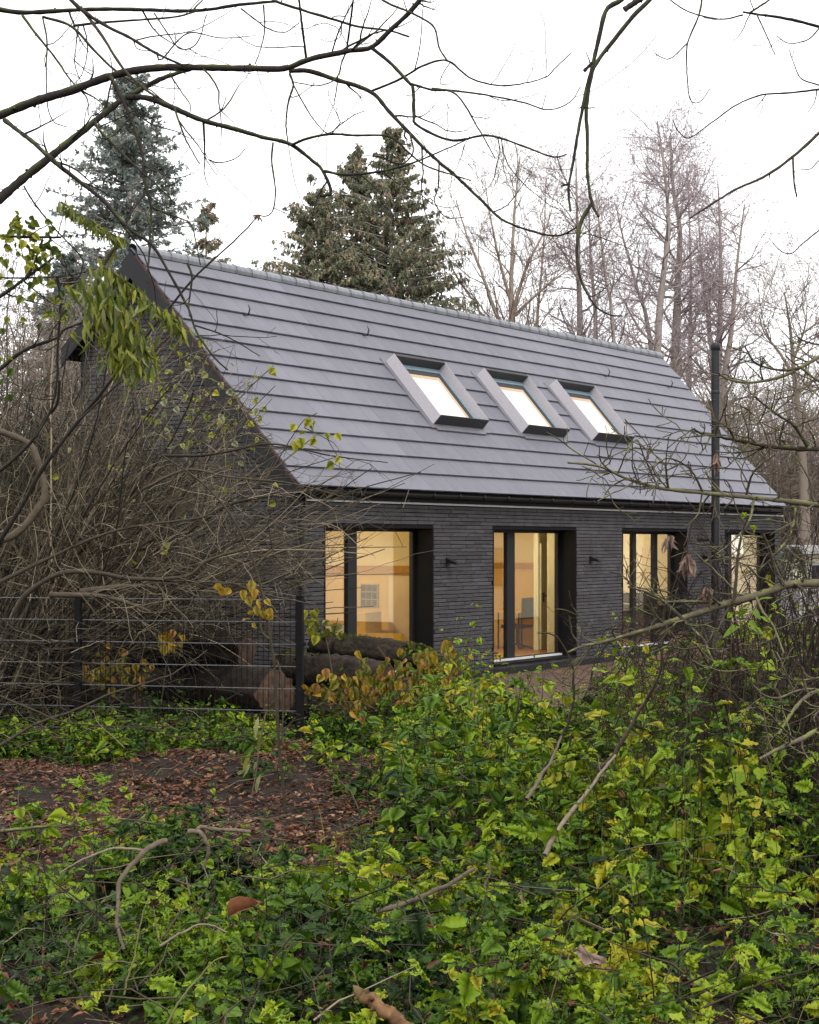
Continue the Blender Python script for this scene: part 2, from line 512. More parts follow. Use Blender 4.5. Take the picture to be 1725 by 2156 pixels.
M['bark_green'] = tinted('lichen_branch_bark', [(0.0, (0.035, 0.026, 0.020)), (0.5, (0.085, 0.068, 0.046)), (1.0, (0.20, 0.17, 0.11))], 0.85, 0.2, 0, 0.7, 45, moss=((0.13, 0.135, 0.045), 12.0))
M['bark_alder'] = tinted('alder_bark', [(0.0, (0.47, 0.41, 0.365)), (0.3, (0.43, 0.37, 0.33)), (0.6, (0.47, 0.38, 0.39)), (1.0, (0.58, 0.44, 0.49))], 0.9, 0.2, 0, 0.4, 4)
M['bark_birch'] = tinted('birch_bark', [(0.0, (0.55, 0.48, 0.40)), (0.4, (0.38, 0.29, 0.22)), (0.7, (0.24, 0.16, 0.12)), (1.0, (0.22, 0.14, 0.13))], 0.8, 0.2, 0, 0.25, 5)
M['thicket'] = tinted('grey_brown_twigs', [(0.0, (0.20, 0.16, 0.13)), (0.5, (0.32, 0.26, 0.21)), (1.0, (0.42, 0.33, 0.29))], 0.9, 0.2, 0, 0.3, 3)
M['stem'] = tinted('weed_stem', [(0.0, (0.022, 0.012, 0.010)), (0.5, (0.050, 0.030, 0.018)), (0.8, (0.09, 0.10, 0.02)), (1.0, (0.24, 0.22, 0.07))], 0.6, 0.3, 0)
M['deadwood'] = tinted('pale_dead_wood', [(0.0, (0.06, 0.042, 0.028)), (0.5, (0.20, 0.155, 0.11)), (1.0, (0.42, 0.34, 0.26))], 0.8, 0.25, 0, 0.6, 25)
M['rotten'] = tinted('rotten_wood', [(0.0, (0.03, 0.016, 0.009)), (0.4, (0.14, 0.07, 0.032)), (0.7, (0.30, 0.17, 0.08)), (1.0, (0.45, 0.30, 0.17))], 0.85, 0.2, 0, 0.9, 28, moss=((0.05, 0.06, 0.012), 8.0))
M['log_bark'] = mottled('rough_log_bark', (0.012, 0.009, 0.007), (0.060, 0.043, 0.030), 6, 0.9, 0.2, 0.03, 18)
M['log_end'] = mottled('cut_log_end', (0.045, 0.026, 0.017), (0.155, 0.092, 0.060), 11, 0.8, 0.2, 0.006, 30)
M['moss'] = mottled('moss', (0.035, 0.050, 0.012), (0.15, 0.17, 0.035), 14, 0.95, 0.1, 0.02, 60)
M['sand'] = mottled('damp_sand', (0.15, 0.092, 0.060), (0.225, 0.142, 0.096), 3, 0.95, 0.1, 0.02, 16)

# ------------------------------------------------------------------ ground
def ground_height(X, Y):
    near = np.clip((24 - Y) / 6, 0, 1)
    return (0.05 * np.sin(X * 1.7 + Y * 0.9) + 0.04 * np.sin(X * 0.6 - Y * 1.3 + 1) + 0.03 * np.sin(3.1 * X + 2.2 * Y)) * near

def axis(breaks):
    out = [breaks[0][0]]
    for a, b, n in breaks:
        out += list(np.linspace(a, b, n + 1)[1:])
    return np.array(out)

gx = axis([(-300, -60, 6), (-60, -14, 10), (-14, 14, 112), (14, 60, 10), (60, 300, 6)])
gy = axis([(-300, 0, 6), (0, 4, 4), (4, 30, 130), (30, 60, 24), (60, 400, 10)])
GX, GY = np.meshgrid(gx, gy, indexing='ij')
GZ = ground_height(GX, GY) + np.where((np.abs(GX) < 14) & (GY > 4) & (GY < 30), rng.normal(0, 0.012, GX.shape), 0)
idx = np.arange(GX.size).reshape(GX.shape)
gq = np.stack([idx[:-1, :-1], idx[1:, :-1], idx[1:, 1:], idx[:-1, 1:]], -1).reshape(-1, 4)

def ground_material():
    m, nt, out = new_mat('woodland_soil')
    tc = nt.nodes.new('ShaderNodeTexCoord')
    n1 = nd(nt, 'ShaderNodeTexNoise', Scale=1.6, Detail=6.0, Roughness=0.7)
    n2 = nd(nt, 'ShaderNodeTexNoise', Scale=28.0, Detail=3.0)
    nt.links.new(tc.outputs['Object'], n1.inputs['Vector']); nt.links.new(tc.outputs['Object'], n2.inputs['Vector'])
    soil = ramp(nt, n1.outputs[0], [(0.3, (0.012, 0.008, 0.005)), (0.55, (0.032, 0.019, 0.013)), (0.78, (0.075, 0.045, 0.032))])
    sand = ramp(nt, n1.outputs[0], [(0.3, (0.105, 0.066, 0.044)), (0.7, (0.185, 0.118, 0.082))])
    sx = nt.nodes.new('ShaderNodeSeparateXYZ')
    nt.links.new(tc.outputs['Object'], sx.inputs[0])
    # the building plot beyond the fence is bare sand
    edge = nd(nt, 'ShaderNodeMath', operation='MULTIPLY_ADD')
    nt.links.new(n1.outputs[0], edge.inputs[0]); edge.inputs[1].default_value = 3.0
    nt.links.new(sx.outputs[1], edge.inputs[2])
    ex = nd(nt, 'ShaderNodeMath', operation='MULTIPLY_ADD')
    nt.links.new(n1.outputs[0], ex.inputs[0]); ex.inputs[1].default_value = 2.0
    nt.links.new(sx.outputs[0], ex.inputs[2])
    mxx = nd(nt, 'ShaderNodeMapRange'); mxx.inputs['From Min'].default_value, mxx.inputs['From Max'].default_value = -0.2, 1.0
    nt.links.new(ex.outputs[0], mxx.inputs[0])
    my = nd(nt, 'ShaderNodeMapRange'); my.inputs['From Min'].default_value, my.inputs['From Max'].default_value = 23.6, 24.6
    nt.links.new(edge.outputs[0], my.inputs[0])
    my2 = nd(nt, 'ShaderNodeMapRange'); my2.inputs['From Min'].default_value, my2.inputs['From Max'].default_value = 62.0, 56.0
    nt.links.new(sx.outputs[1], my2.inputs[0])
    mm = nd(nt, 'ShaderNodeMath', operation='MULTIPLY')
    nt.links.new(my.outputs[0], mm.inputs[0]); nt.links.new(my2.outputs[0], mm.inputs[1])
    mm3 = nd(nt, 'ShaderNodeMath', operation='MULTIPLY')
    nt.links.new(mm.outputs[0], mm3.inputs[0]); nt.links.new(mxx.outputs[0], mm3.inputs[1])
    mm = mm3
    mx = nd(nt, 'ShaderNodeMix', data_type='RGBA')
    nt.links.new(mm.outputs[0], mx.inputs[0]); nt.links.new(soil, mx.inputs[6]); nt.links.new(sand, mx.inputs[7])
    b = nd(nt, 'ShaderNodeBsdfPrincipled', Roughness=0.9)
    b.inputs['Specular IOR Level'].default_value = 0.2
    nt.links.new(mx.outputs[2], b.inputs['Base Color'])
    bp = nd(nt, 'ShaderNodeBump', Strength=1.0, Distance=0.04)
    nt.links.new(n2.outputs[0], bp.inputs['Height']); nt.links.new(bp.outputs[0], b.inputs['Normal'])
    nt.links.new(b.outputs[0], out.inputs[0])
    return m

ground = mesh_obj('ground', np.stack([GX, GY, GZ], -1).reshape(-1, 3), [gq], ground_material(), smooth=True)
tag(ground, kind='structure')

# ------------------------------------------------------------------ the house. Its own axes: x along the front, y into the house, z up
A = math.atan((3350 - CX) / F)
Z0 = 26.1
house = empty('brick_house', ((632 - CX) / F * Z0, Z0, 0), math.radians(90) - A)
tag(house, 'long dark grey brick house with steep grey tiled roof, three roof boxes and black flue', 'house')
LEN, WALL_TOP, DEPTH = 18.5, 2.92, 4.3
TH = math.atan2(3.65, 3.15)
CT, ST = math.cos(TH), math.sin(TH)
EV, EW, RV, RW = -0.15, 3.05, 3.0, 6.70
SLOPE = math.hypot(3.15, 3.65)
BV, BW = 4.45, 5.33
U0, U1 = -0.25, 18.42
WIN = [(0.57, 3.57), (5.45, 8.47), (10.35, 13.34), (15.27, 18.12)]
W_BOT, W_TOP = 0.16, 2.52

def hp(name, mb, mat, parent=None, **kw):
    return mb.build(name, M[mat] if isinstance(mat, str) else mat, parent or house, **kw)

def roof_w(v):
    return EW + (v - EV) * math.tan(TH) if v < RV else RW - (v - RV) * (RW - BW) / (BV - RV)

# walls behind the bricks
mb = MB()
xs = [0] + [x for w in WIN for x in w] + [LEN]
for i in range(0, len(xs), 2):
    mb.box(xs[i], xs[i + 1], 0, 0.33, 0, WALL_TOP)
for a, b in WIN:
    mb.box(a, b, 0, 0.33, W_TOP, WALL_TOP)
    mb.box(a, b, 0, 0.33, 0, W_BOT)
front_wall = hp('front_wall', mb, 'mortar')
GV0, GV1 = 2.38, 3.94
def gable_poly(v0, v1, w0):
    vsx = [v0] + ([RV] if v0 < RV < v1 else []) + [v1]
    return [(0, v0, w0), (0, v1, w0)] + [(0, v, roof_w(v) - 0.2) for v in vsx[::-1]]
mb = MB()
mb.prism(gable_poly(0.33, GV0, 0), (0.33, 0, 0))
mb.prism(gable_poly(GV0, GV1, 2.4), (0.33, 0, 0))
mb.prism(gable_poly(GV1, DEPTH, 0), (0.33, 0, 0))
gable_wall = hp('gable_wall', mb, 'mortar')
mb = MB()
mb.prism([(x + LEN - 0.33, y, z) for x, y, z in gable_poly(0.33, DEPTH - 0.33, 0)], (0.33, 0, 0))
mb.box(0.33, LEN, DEPTH - 0.33, DEPTH, 0, 5.2)
hp('rear_wall', mb, 'mortar')
mb = MB()
mb.box(0.004, LEN - 0.004, -0.035, -0.004, -0.1, 0.10)
mb.box(-0.035, -0.004, -0.035, DEPTH, -0.1, 0.10)
hp('plinth', mb, 'black')

# bricks: thin long bricks in a wild bond, with open joints
CH, BH, BL, JT = 0.0628, 0.0500, 0.49, 0.012
brick_mesh = []
for k in range(5):
    V = MB().box(0, 1, 0, 1, 0, 1).arrays()[0]
    V = V + rng.uniform(-1, 1, V.shape) * np.array([0.004, 0.22, 0.06])
    brick_mesh.append(V)
front_bricks, gable_bricks = [], []
for c in range(int((WALL_TOP - 0.10) / CH)):
    w = 0.105 + c * CH
    blocked = [(a, b) for a, b in WIN if w + BH > W_BOT and w < W_TOP + 0.02]
    spans, s = [], 0.0
    for a, b in blocked:
        spans.append((s, a)); s = b
    spans.append((s, LEN))
    x = -rng.random() * BL
    while x < LEN:
        L = BL if rng.random() > 0.15 else BL * 0.62
        for a, b in spans:
            p, q = max(x, a), min(x + L - JT, b)
            if q - p > 0.04:
                front_bricks.append((p, q, w))
        x += L
for c in range(int((RW - 0.25) / CH)):
    w = 0.105 + c * CH
    lo = 0.0 if w < roof_w(0) - 0.3 else EV + (w + 0.28 - EW) / math.tan(TH)
    hi = DEPTH if w + 0.28 < roof_w(DEPTH) else RV + (RW - w - 0.28) * (BV - RV) / (RW - BW)
    if hi - lo < 0.1:
        continue
    spans = [(lo, GV0), (GV1, hi)] if w < 2.4 else [(lo, hi)]
    x = -rng.random() * BL
    while x < DEPTH:
        L = BL if rng.random() > 0.15 else BL * 0.62
        for a, b in spans:
            p, q = max(x, a), min(x + L - JT, b)
            if q - p > 0.04:
                gable_bricks.append((p, q, w))
        x += L
front_bricks.sort(key=lambda t: (not (3.55 < t[0] < 8.6 or t[0] < 0.6), t[0]))
bm0 = [make_mesh('brick', V, [BOXF], M['brick']) for V in brick_mesh]
for k, (p, q, w) in enumerate(front_bricks[:300]):
    o = link(bpy.data.objects.new('brick', bm0[k % 5]), front_wall)
    o.location = (p, -0.014 + rng.uniform(-0.002, 0.002), w)
    o.scale = (q - p, 0.018, BH)
def joined_bricks(rows, along_front, name, parent):
    mb = MB()
    for k, (p, q, w) in enumerate(rows):
        V = brick_mesh[k % 5]
        off = rng.uniform(-0.002, 0.002)
        if along_front:
            V = V * np.array([q - p, 0.018, BH]) + np.array([p, -0.014 + off, w])
        else:
            V = np.stack([V[:, 1] * 0.018 - 0.014 + off, V[:, 0] * (q - p) + p, V[:, 2] * BH + w], 1)
        mb.raw(V, BOXF if along_front else BOXF[:, ::-1])
    return tag(hp(name, mb, 'brick', parent), kind='stuff')
joined_bricks(front_bricks[300:], True, 'brick_courses', front_wall)
joined_bricks(gable_bricks, False, 'gable_bricks', gable_wall)

M['jet'] = mottled('matt_black_reveal', (0.0035, 0.0035, 0.004), (0.006, 0.006, 0.007), 6, 0.75, 0.15)
# windows: deep black reveals, frame, panes, white threshold
MULL = [[(0.36, 0.44)], [(0.35, 0.44)], [(0.38, 0.43), (0.71, 0.765)], [(0.33, 0.40)]]
for (a, b), mu in zip(WIN, MULL):
    mb = MB()
    mb.box(a, a + 0.03, -0.022, 0.40, W_BOT, W_TOP)
    mb.box(b - 0.03, b, -0.022, 0.40, W_BOT, W_TOP)
    mb.box(a + 0.03, b - 0.03, -0.020, 0.40, W_TOP - 0.03, W_TOP - 0.001)
    mb.box(a + 0.03, b - 0.03, -0.040, 0.40, W_BOT + 0.001, W_BOT + 0.03)
    win = hp('window', mb, 'jet')
    fa, fb, z0, z1 = a + 0.03, b - 0.03, W_BOT + 0.03, W_TOP - 0.03
    v0, v1 = 0.33, 0.395
    mb = MB()
    mb.box(fa, fa + 0.055, v0, v1, z0, z1); mb.box(fb - 0.055, fb, v0, v1, z0, z1)
    mb.box(fa + 0.055, fb - 0.055, v0, v1, z1 - 0.055, z1); mb.box(fa + 0.055, fb - 0.055, v0, v1, z0, z0 + 0.05)
    cuts = [fa + 0.055]
    for p, q in mu:
        m0, m1 = fa + (fb - fa) * p, fa + (fb - fa) * q
        mb.box(m0, m1, v0 - 0.012, v1, z0 + 0.05, z1 - 0.055)
        cuts += [m0, m1]
    cuts.append(fb - 0.055)
    hp('frame', mb, 'black', win)
    for i in range(0, len(cuts), 2):
        hp('pane', MB().box(cuts[i], cuts[i + 1], 0.358, 0.366, z0 + 0.05, z1 - 0.055), 'glass', win)
    hp('sill', MB().box(fa + 0.01, fb - 0.01, 0.26, 0.326, z0 + 0.003, z0 + 0.035), 'white_sill', win)
mb = MB()
mb.box(-0.012, 0.33, GV0, GV0 + 0.05, 0.15, 2.4); mb.box(-0.012, 0.33, GV1 - 0.05, GV1, 0.15, 2.4)
mb.box(-0.012, 0.33, GV0 + 0.05, GV1 - 0.05, 2.35, 2.399); mb.box(-0.012, 0.33, GV0 + 0.05, GV1 - 0.05, 0.15, 0.2)
gw = hp('gable_window', mb, 'black')
M['brown_blind'] = mottled('brown_slatted_blind', (0.085, 0.062, 0.040), (0.125, 0.092, 0.060), 3, 0.7, stretch=(1, 14, 0.5))
hp('blind', MB().box(0.20, 0.22, GV0 + 0.05, GV1 - 0.05, 0.2, 2.35), 'brown_blind', gw)
hp('pane', MB().box(0.14, 0.148, GV0 + 0.05, GV1 - 0.05, 0.2, 2.35), 'glass', gw)

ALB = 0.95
M['reflected_brown'] = mottled('reflected_orange_brown', (0.40, 0.20, 0.03), (0.52, 0.28, 0.05), 4, 0.5, stretch=(1, 6, 6))  # orange-brown tone of the reflections built behind the panes
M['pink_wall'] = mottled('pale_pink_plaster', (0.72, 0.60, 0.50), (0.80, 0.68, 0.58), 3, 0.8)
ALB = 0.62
# rooms seen through the panes
hp('room_floor', MB().box(0.34, LEN - 0.34, 0.335, 3.9, 0.06, W_BOT + 0.03), 'oak')
hp('room_ceiling', MB().box(0.34, LEN - 0.34, 0.335, 3.9, 2.60, 2.75), 'white_wall')
rooms = [(0.34, 4.5, 'amber_wall', 'amber_wall'), (4.5, 10.5, 'amber_wall', 'amber_wall'), (10.5, 14.3, 'cream_wall', 'cream_wall'), (14.3, LEN - 0.34, 'cream_wall', 'white_wall')]
for k, (a, b, m1, m2) in enumerate(rooms):
    hp('room_wall', MB().box(a, b, 3.2, 3.35, 0.19, 2.6), m1)
    hp('partition_wall', MB().box(b - 0.08, b + 0.08, 0.40, 3.2, 0.19, 2.6), m2)
    lamp = empty('pendant_lamp', (0, 0, 0))
    lamp.parent = house
    ul, vl = (2.4, 7.6, 12.3, 16.4)[k], 1.9
    bpy.data.objects.remove(lamp)
    Tl = Tubes().add(np.array([(ul, vl, 2.6), (ul, vl, 2.42)]), np.array([0.006, 0.006]), 5)
    Tl.add(np.array([(ul, vl, 2.43), (ul, vl, 2.42), (ul, vl, 2.33), (ul, vl, 2.32)]), np.array([0.02, 0.12, 0.17, 0.165]), 14)
    pl = Tl.build('ceiling_lamp', M['lamp'], house)
    ld = bpy.data.lights.new('room_light', 'POINT')
    ld.energy, ld.color, ld.shadow_soft_size = (62, 82, 82, 70)[k], (1.0, 0.71, 0.31) if k < 2 else (1.0, 0.84, 0.60), 0.16
    lo = link(bpy.data.objects.new('room_light', ld), house)
    lo.location = (ul, vl, 2.15)
    pl.visible_shadow = True
# first room: chimney breast, and pane reflections built as bands and a small window
hp('reflected_pale_band', MB().box(4.405, 4.418, 0.41, 3.19, 1.87, 2.59), 'cream_wall')
hp('reflected_orange_band', MB().box(4.37, 4.417, 0.41, 3.19, 1.72, 1.868), 'reflected_brown')
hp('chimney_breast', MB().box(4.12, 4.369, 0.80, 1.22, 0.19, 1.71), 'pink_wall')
iw = hp('reflected_window', MB().box(4.385, 4.416, 1.62, 1.98, 1.16, 1.56), 'reflected_brown')  # reflection of a paned window, modelled on the end wall
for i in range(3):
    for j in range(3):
        hp('pane', MB().box(4.378, 4.384, 1.64 + i * 0.113, 1.74 + i * 0.113, 1.18 + j * 0.125, 1.29 + j * 0.125), 'anthracite', iw)  # panes of the reflected window, part of the same imitated reflection
# second room: door beside a white brick pier
hp('reflected_orange_band', MB().box(10.37, 10.417, 1.5, 3.19, 1.74, 1.86), 'reflected_brown')  # this and the pale band above imitate reflections in the glass
hp('reflected_pale_band', MB().box(10.405, 10.418, 1.5, 3.19, 1.862, 2.59), 'cream_wall')
hp('inner_wall', MB().box(9.50, 10.41, 1.36, 1.46, 0.19, 2.59), 'white_door')
door = hp('interior_door', MB().box(9.54, 10.36, 1.315, 1.355, 0.20, 2.25), 'white_door')
hp('handle', MB().box(9.60, 9.74, 1.27, 1.285, 1.22, 1.245).box(9.59, 9.62, 1.285, 1.314, 1.12, 1.30), 'black', door)
pier = hp('inner_pier', MB().box(8.80, 9.10, 0.42, 0.78, 0.19, 2.59), 'white_wall')
pb = make_mesh('brick', *MB().box(0, 0.012, 0, 0.345, 0, 0.066).arrays(), M['white_door'])
for k in range(31):
    o = link(bpy.data.objects.new('brick', pb), pier)
    o.location = (8.787, 0.428, 0.20 + k * 0.077)

# roof
mb = MB()
n_f = np.array([0, -ST, CT])
def on_roof(u, s, h):
    return np.array([u, EV + s * CT - h * ST, EW + s * ST + h * CT])
mb.prism([on_roof(U0 + .03, 0.05, -0.16), on_roof(U0 + .03, SLOPE - .02, -0.16), on_roof(U0 + .03, SLOPE - .02, -0.02), on_roof(U0 + .03, 0.02, -0.02)], (U1 - U0 - .06, 0, 0))
bt = math.atan2(RW - BW, BV - RV)
mb.prism([(U0 + .03, RV - .02, RW - .02), (U0 + .03, BV, BW), (U0 + .03, BV, BW - 0.2), (U0 + .03, RV - .02, RW - 0.22)], (U1 - U0 - .06, 0, 0))
roof = hp('roof', mb, 'felt')
NC = 13
GA, TW = SLOPE / NC, 0.352
rot = Matrix.Rotation(TH, 4, 'X')
TL, TT = GA + 0.07, 0.022
tile_meshes = []
for k in range(4):
    V = np.array([[0.006, 0, 0.044], [0.994, 0, 0.044], [0.994, TL, 0.0], [0.006, TL, 0.0], [0.006, 0.003, 0.044 + TT], [0.994, 0.003, 0.044 + TT], [0.994, TL, 0.022], [0.006, TL, 0.022]])
    V = V + rng.uniform(-1, 1, V.shape) * np.array([0.002, 0.002, 0.0016])
    tile_meshes.append(V)
tiles = []
for c in range(NC):
    x = U0 - (TW / 2 if c % 2 else 0)
    while x < U1 - 0.02:
        p, q = max(x, U0), min(x + TW, U1)
        if q - p > 0.03:
            tiles.append((p, q, c))
        x += TW
SKY = [(4.85, 1.70), (7.88, 1.70), (10.67, 1.70)]
S_LO, S_HI = 1.55, 3.03
def hidden_tile(t):
    p, q, c = t
    s0, s1 = c * GA, (c + 1) * GA
    return any(p > a + 0.05 and q < a + w - 0.05 and s0 > S_LO + 0.05 and s1 < S_HI - 0.05 for a, w in SKY)
tiles = [t for t in tiles if not hidden_tile(t)]
tiles.sort(key=lambda t: (not (3 < t[0] < 10), t[0]))
tm = [make_mesh('roof_tile', V, [BOXF], M['tile']) for V in tile_meshes]
def tile_matrix(p, q, c):
    return Matrix.Translation(Vector(on_roof(p, c * GA, 0.004))) @ rot @ Matrix.Diagonal((q - p, 1, 1, 1))
for k, t in enumerate(tiles[:300]):
    o = link(bpy.data.objects.new('roof_tile', tm[k % 4]), roof)
    o.matrix_local = tile_matrix(*t)
mb = MB()
for k, t in enumerate(tiles[300:]):
    Mx = np.array(tile_matrix(*t))
    V = tile_meshes[k % 4]
    mb.raw(V @ Mx[:3, :3].T + Mx[:3, 3], BOXF)
tag(hp('tile_courses', mb, 'tile', roof), kind='stuff')
# ridge caps, each lapping over the next
NR = 46
step = (U1 - U0) / NR
rid = []
for k in range(3):
    prof = [(math.cos(t), math.sin(t)) for t in np.linspace(math.radians(-25), math.radians(205), 9)]
    V = []
    for xx, r in ((0, 0.115), (0.03, 0.117), (0.034, 0.110), (1.06, 0.106)):
        V += [(xx * step, y * r * rng.uniform(0.995, 1.005), z * r) for y, z in prof]
    Fq = []
    for j in range(3):
        for i in range(8):
            a = j * 9 + i
            Fq.append((a, a + 9, a + 10, a + 1))
    rid.append(make_mesh('ridge_tile', np.array(V), [np.array(Fq)], M['ridge'], smooth=False))
for k in range(NR):
    o = link(bpy.data.objects.new('ridge_tile', rid[k % 3]), roof)
    o.location = (U0 + k * step - 0.02, RV, RW + 0.01)
    o.rotation_euler = (rng.uniform(-0.02, 0.02), rng.uniform(-0.008, 0.008), 0)
mb = MB()
mb.prism([on_roof(U0, SLOPE - 0.2, 0.03), on_roof(U0, SLOPE - 0.05, 0.028), on_roof(U0, SLOPE - 0.05, 0.05), on_roof(U0, SLOPE - 0.2, 0.036)], (U1 - U0, 0, 0))
hp('ridge_roll', mb, 'felt', roof)
# verge: barge board, red edge
mb = MB()
mb.prism([on_roof(U0 - 0.02, -0.03, -0.28), on_roof(U0 - 0.02, SLOPE + 0.02, -0.28), on_roof(U0 - 0.02, SLOPE + 0.02, 0.0), on_roof(U0 - 0.02, -0.03, 0.0)], (0.03, 0, 0))
mb.prism([(U0 - 0.019, RV - 0.01, RW - 0.36), (U0 - 0.019, BV + 0.02, BW - 0.30), (U0 - 0.019, BV + 0.02, BW - 0.02), (U0 - 0.019, RV - 0.01, RW - 0.02)], (0.028, 0, 0))
mb.prism([on_roof(U0 + 0.012, 0.1, -0.262), on_roof(U0 + 0.012, SLOPE - 0.18, -0.262), on_roof(U0 + 0.012, SLOPE - .2, -0.245), on_roof(U0 + 0.012, 0.1, -0.245)], (0.24, 0, 0))
hp('barge_board', mb, 'black')
mb = MB()
mb.prism([on_roof(U0 - 0.024, -0.02, 0.002), on_roof(U0 - 0.024, SLOPE - 0.1, 0.002), on_roof(U0 - 0.024, SLOPE - 0.1, 0.03), on_roof(U0 - 0.024, -0.02, 0.03)], (0.012, 0, 0))
hp('verge_edge', mb, 'copper')
# skylights: box-shaped upstands leaning on the roof
for a, w in SKY:
    h, t = 0.27, 0.045
    L = S_HI - S_LO
    def P(u, s, z, tap=0.04):
        k = z / h
        uu = a + u + (tap * k if u < w / 2 else -tap * k) * (1 if u <= 0.0001 or u >= w - 0.0001 else 0)
        return on_roof(uu, S_LO + s + (0.03 * k if s < 0.01 else 0), z)
    def panel(u0, u1, s0, s1):
        q = [P(u0, s0, 0.02), P(u1, s0, 0.02), P(u1, s1, 0.02), P(u0, s1, 0.02), P(u0, s0, h), P(u1, s0, h), P(u1, s1, h), P(u0, s1, h)]
        return MB().raw(np.array(q), BOXF)
    root = panel(0, t, 0, L).build('skylight', M['skyframe'], house)
    mb = MB()
    for (u0, u1, s0, s1) in ((-0.10, t, -0.08, L + 0.08), (w - t, w + 0.10, -0.08, L + 0.08), (t, w - t, -0.12, t), (t, w - t, L - t, L + 0.10)):
        q = [on_roof(a + x, S_LO + y, z) for z in (0.03, 0.074) for x, y in ((u0, s0), (u1, s0), (u1, s1), (u0, s1))]
        mb.raw(np.array(q), BOXF)
    mb.build('flashing', M['flash'] if 'flash' in M else M.setdefault('flash', mottled('grey_flashing', (0.16, 0.158, 0.18), (0.21, 0.206, 0.235), 4, 0.5, 0.4)), root)
    panel(w - t, w, 0, L).build('cladding_side', M['skyframe'], root)
    panel(t, w - t, 0, t).build('cladding_front', M['skydark'], root)
    panel(t, w - t, L - t, L).build('cladding_rear', M['skydark'], root)
    mb = MB()
    for (u0, u1, s0, s1) in ((t, t + 0.08, t, L - t), (w - t - 0.08, w - t, t, L - t), (t + 0.08, w - t - 0.08, L - t - 0.1, L - t), (t + 0.08, w - t - 0.08, t, t + 0.05)):
        q = [on_roof(a + x, S_LO + y, z) for z in (0.045, 0.095) for x, y in ((u0, s0), (u1, s0), (u1, s1), (u0, s1))]
        mb.raw(np.array(q), BOXF)
    mb.build('gasket', M['skyblue'], root)
    mb = MB()
    i = t + 0.08
    for (u0, u1, s0, s1) in ((i, i + 0.11, t + 0.05, L - t - 0.1), (w - i - 0.11, w - i, t + 0.05, L - t - 0.1), (i + 0.11, w - i - 0.11, L - t - 0.2, L - t - 0.1)):
        q = [on_roof(a + x, S_LO + y, z) for z in (0.045, 0.085) for x, y in ((u0, s0), (u1, s0), (u1, s1), (u0, s1))]
        mb.raw(np.array(q), BOXF)
    mb.build('sash', M['skydark'], root)
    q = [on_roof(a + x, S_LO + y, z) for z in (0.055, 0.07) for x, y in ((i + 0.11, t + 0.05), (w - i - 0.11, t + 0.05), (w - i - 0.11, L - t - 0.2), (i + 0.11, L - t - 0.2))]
    MB().raw(np.array(q), BOXF).build('pane', M['skyglow'] if 'skyglow' in M else M.setdefault('skyglow', emit_mat('sky_reflection_glow', (1.0, 0.96, 0.90), 0.8)), root)  # glow stands in for white sky mirrored in the pane
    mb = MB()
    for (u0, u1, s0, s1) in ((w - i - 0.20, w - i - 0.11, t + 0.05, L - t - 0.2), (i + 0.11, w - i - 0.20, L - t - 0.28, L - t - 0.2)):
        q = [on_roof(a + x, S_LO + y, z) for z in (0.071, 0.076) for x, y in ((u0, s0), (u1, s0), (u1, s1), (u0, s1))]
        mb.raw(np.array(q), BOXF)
    mb.build('warm_glow_strip', M['peach'] if 'peach' in M else M.setdefault('peach', emit_mat('warm_glow_strip', (1.0, 0.74, 0.50), 0.52)), root)  # added peach glow along two pane edges, no lamp behind it
# hooks for a roof ladder
for u, s in ((1.50, 3.72), (4.82, 3.72), (14.0, 3.72), (17.19, 3.72)):
    pth = [on_roof(u, s + 0.12, 0.045), on_roof(u, s - 0.05, 0.055), on_roof(u, s - 0.10, 0.10), on_roof(u, s - 0.05, 0.19), on_roof(u, s + 0.03, 0.21)]
    Tubes().add(np.array(pth), np.array([0.014] * 4 + [0.006]), 5).build('roof_hook', M['anthracite'], house)
# gutter, fascia, trim, downpipe
gprof = [(math.cos(t) * 0.068, math.sin(t) * 0.068) for t in np.linspace(math.pi, 2 * math.pi, 9)]
gv, gz = EV - 0.045, EW - 0.02
V = [(x, gv + y * k, gz + z * k) for x in (U0 + 0.02, U1 - 0.02) for k in (1.0, 0.94) for y, z in gprof]
Fq = []
for i in range(8):
    Fq += [(i, 18 + i, 19 + i, i + 1), (9 + i, 10 + i, 28 + i, 27 + i), (i, i + 1, 10 + i, 9 + i), (18 + i, 27 + i, 28 + i, 19 + i)]
Fq += [(0, 9, 27, 18), (8, 26, 35, 17)]
gutter = mesh_obj('gutter', V, [np.array(Fq)], M['anthracite'], house)
bracket = None
for u in np.arange(0.1, 18.2, 0.78):
    pb = [(0, gv - 0.070, gz + 0.012), (0, gv - 0.074, gz - 0.02), (0, gv - 0.05, gz - 0.058), (0, gv, gz - 0.074), (0, gv + 0.05, gz - 0.058)]
    if bracket is None:
        mb = MB()
        for i in range(4):
            y0, z0 = pb[i][1:]; y1, z1 = pb[i + 1][1:]
            mb.raw(np.array([(-.014, y0, z0), (.014, y0, z0), (.014, y1, z1), (-.014, y1, z1), (-.014, y0 - .006, z0 - .006), (.014, y0 - .006, z0 - .006), (.014, y1 - .006, z1 - .006), (-.014, y1 - .006, z1 - .006)]), BOXF)
        bracket = mb.build('bracket', M['black'], gutter)
        o = bracket
    else:
        o = link(bracket.copy(), gutter)
    o.location = (u, 0, 0)
hp('fascia', MB().box(U0 + 0.02, U1 - 0.02, -0.118, -0.09, 2.90, 3.02).box(0, LEN, -0.089, 0.0, 2.935, 2.96), 'felt')
hp('eaves_trim', MB().box(0.0, LEN, -0.075, -0.021, 2.868, 2.898), 'light_trim')
Tubes().add(smooth_path([(-0.055, gv, gz - 0.07), (-0.055, gv, 2.85), (-0.055, -0.075, 2.72), (-0.055, -0.075, 0.1)], 14), np.full(14, 0.042), 10).build('downpipe', M['black'], house)
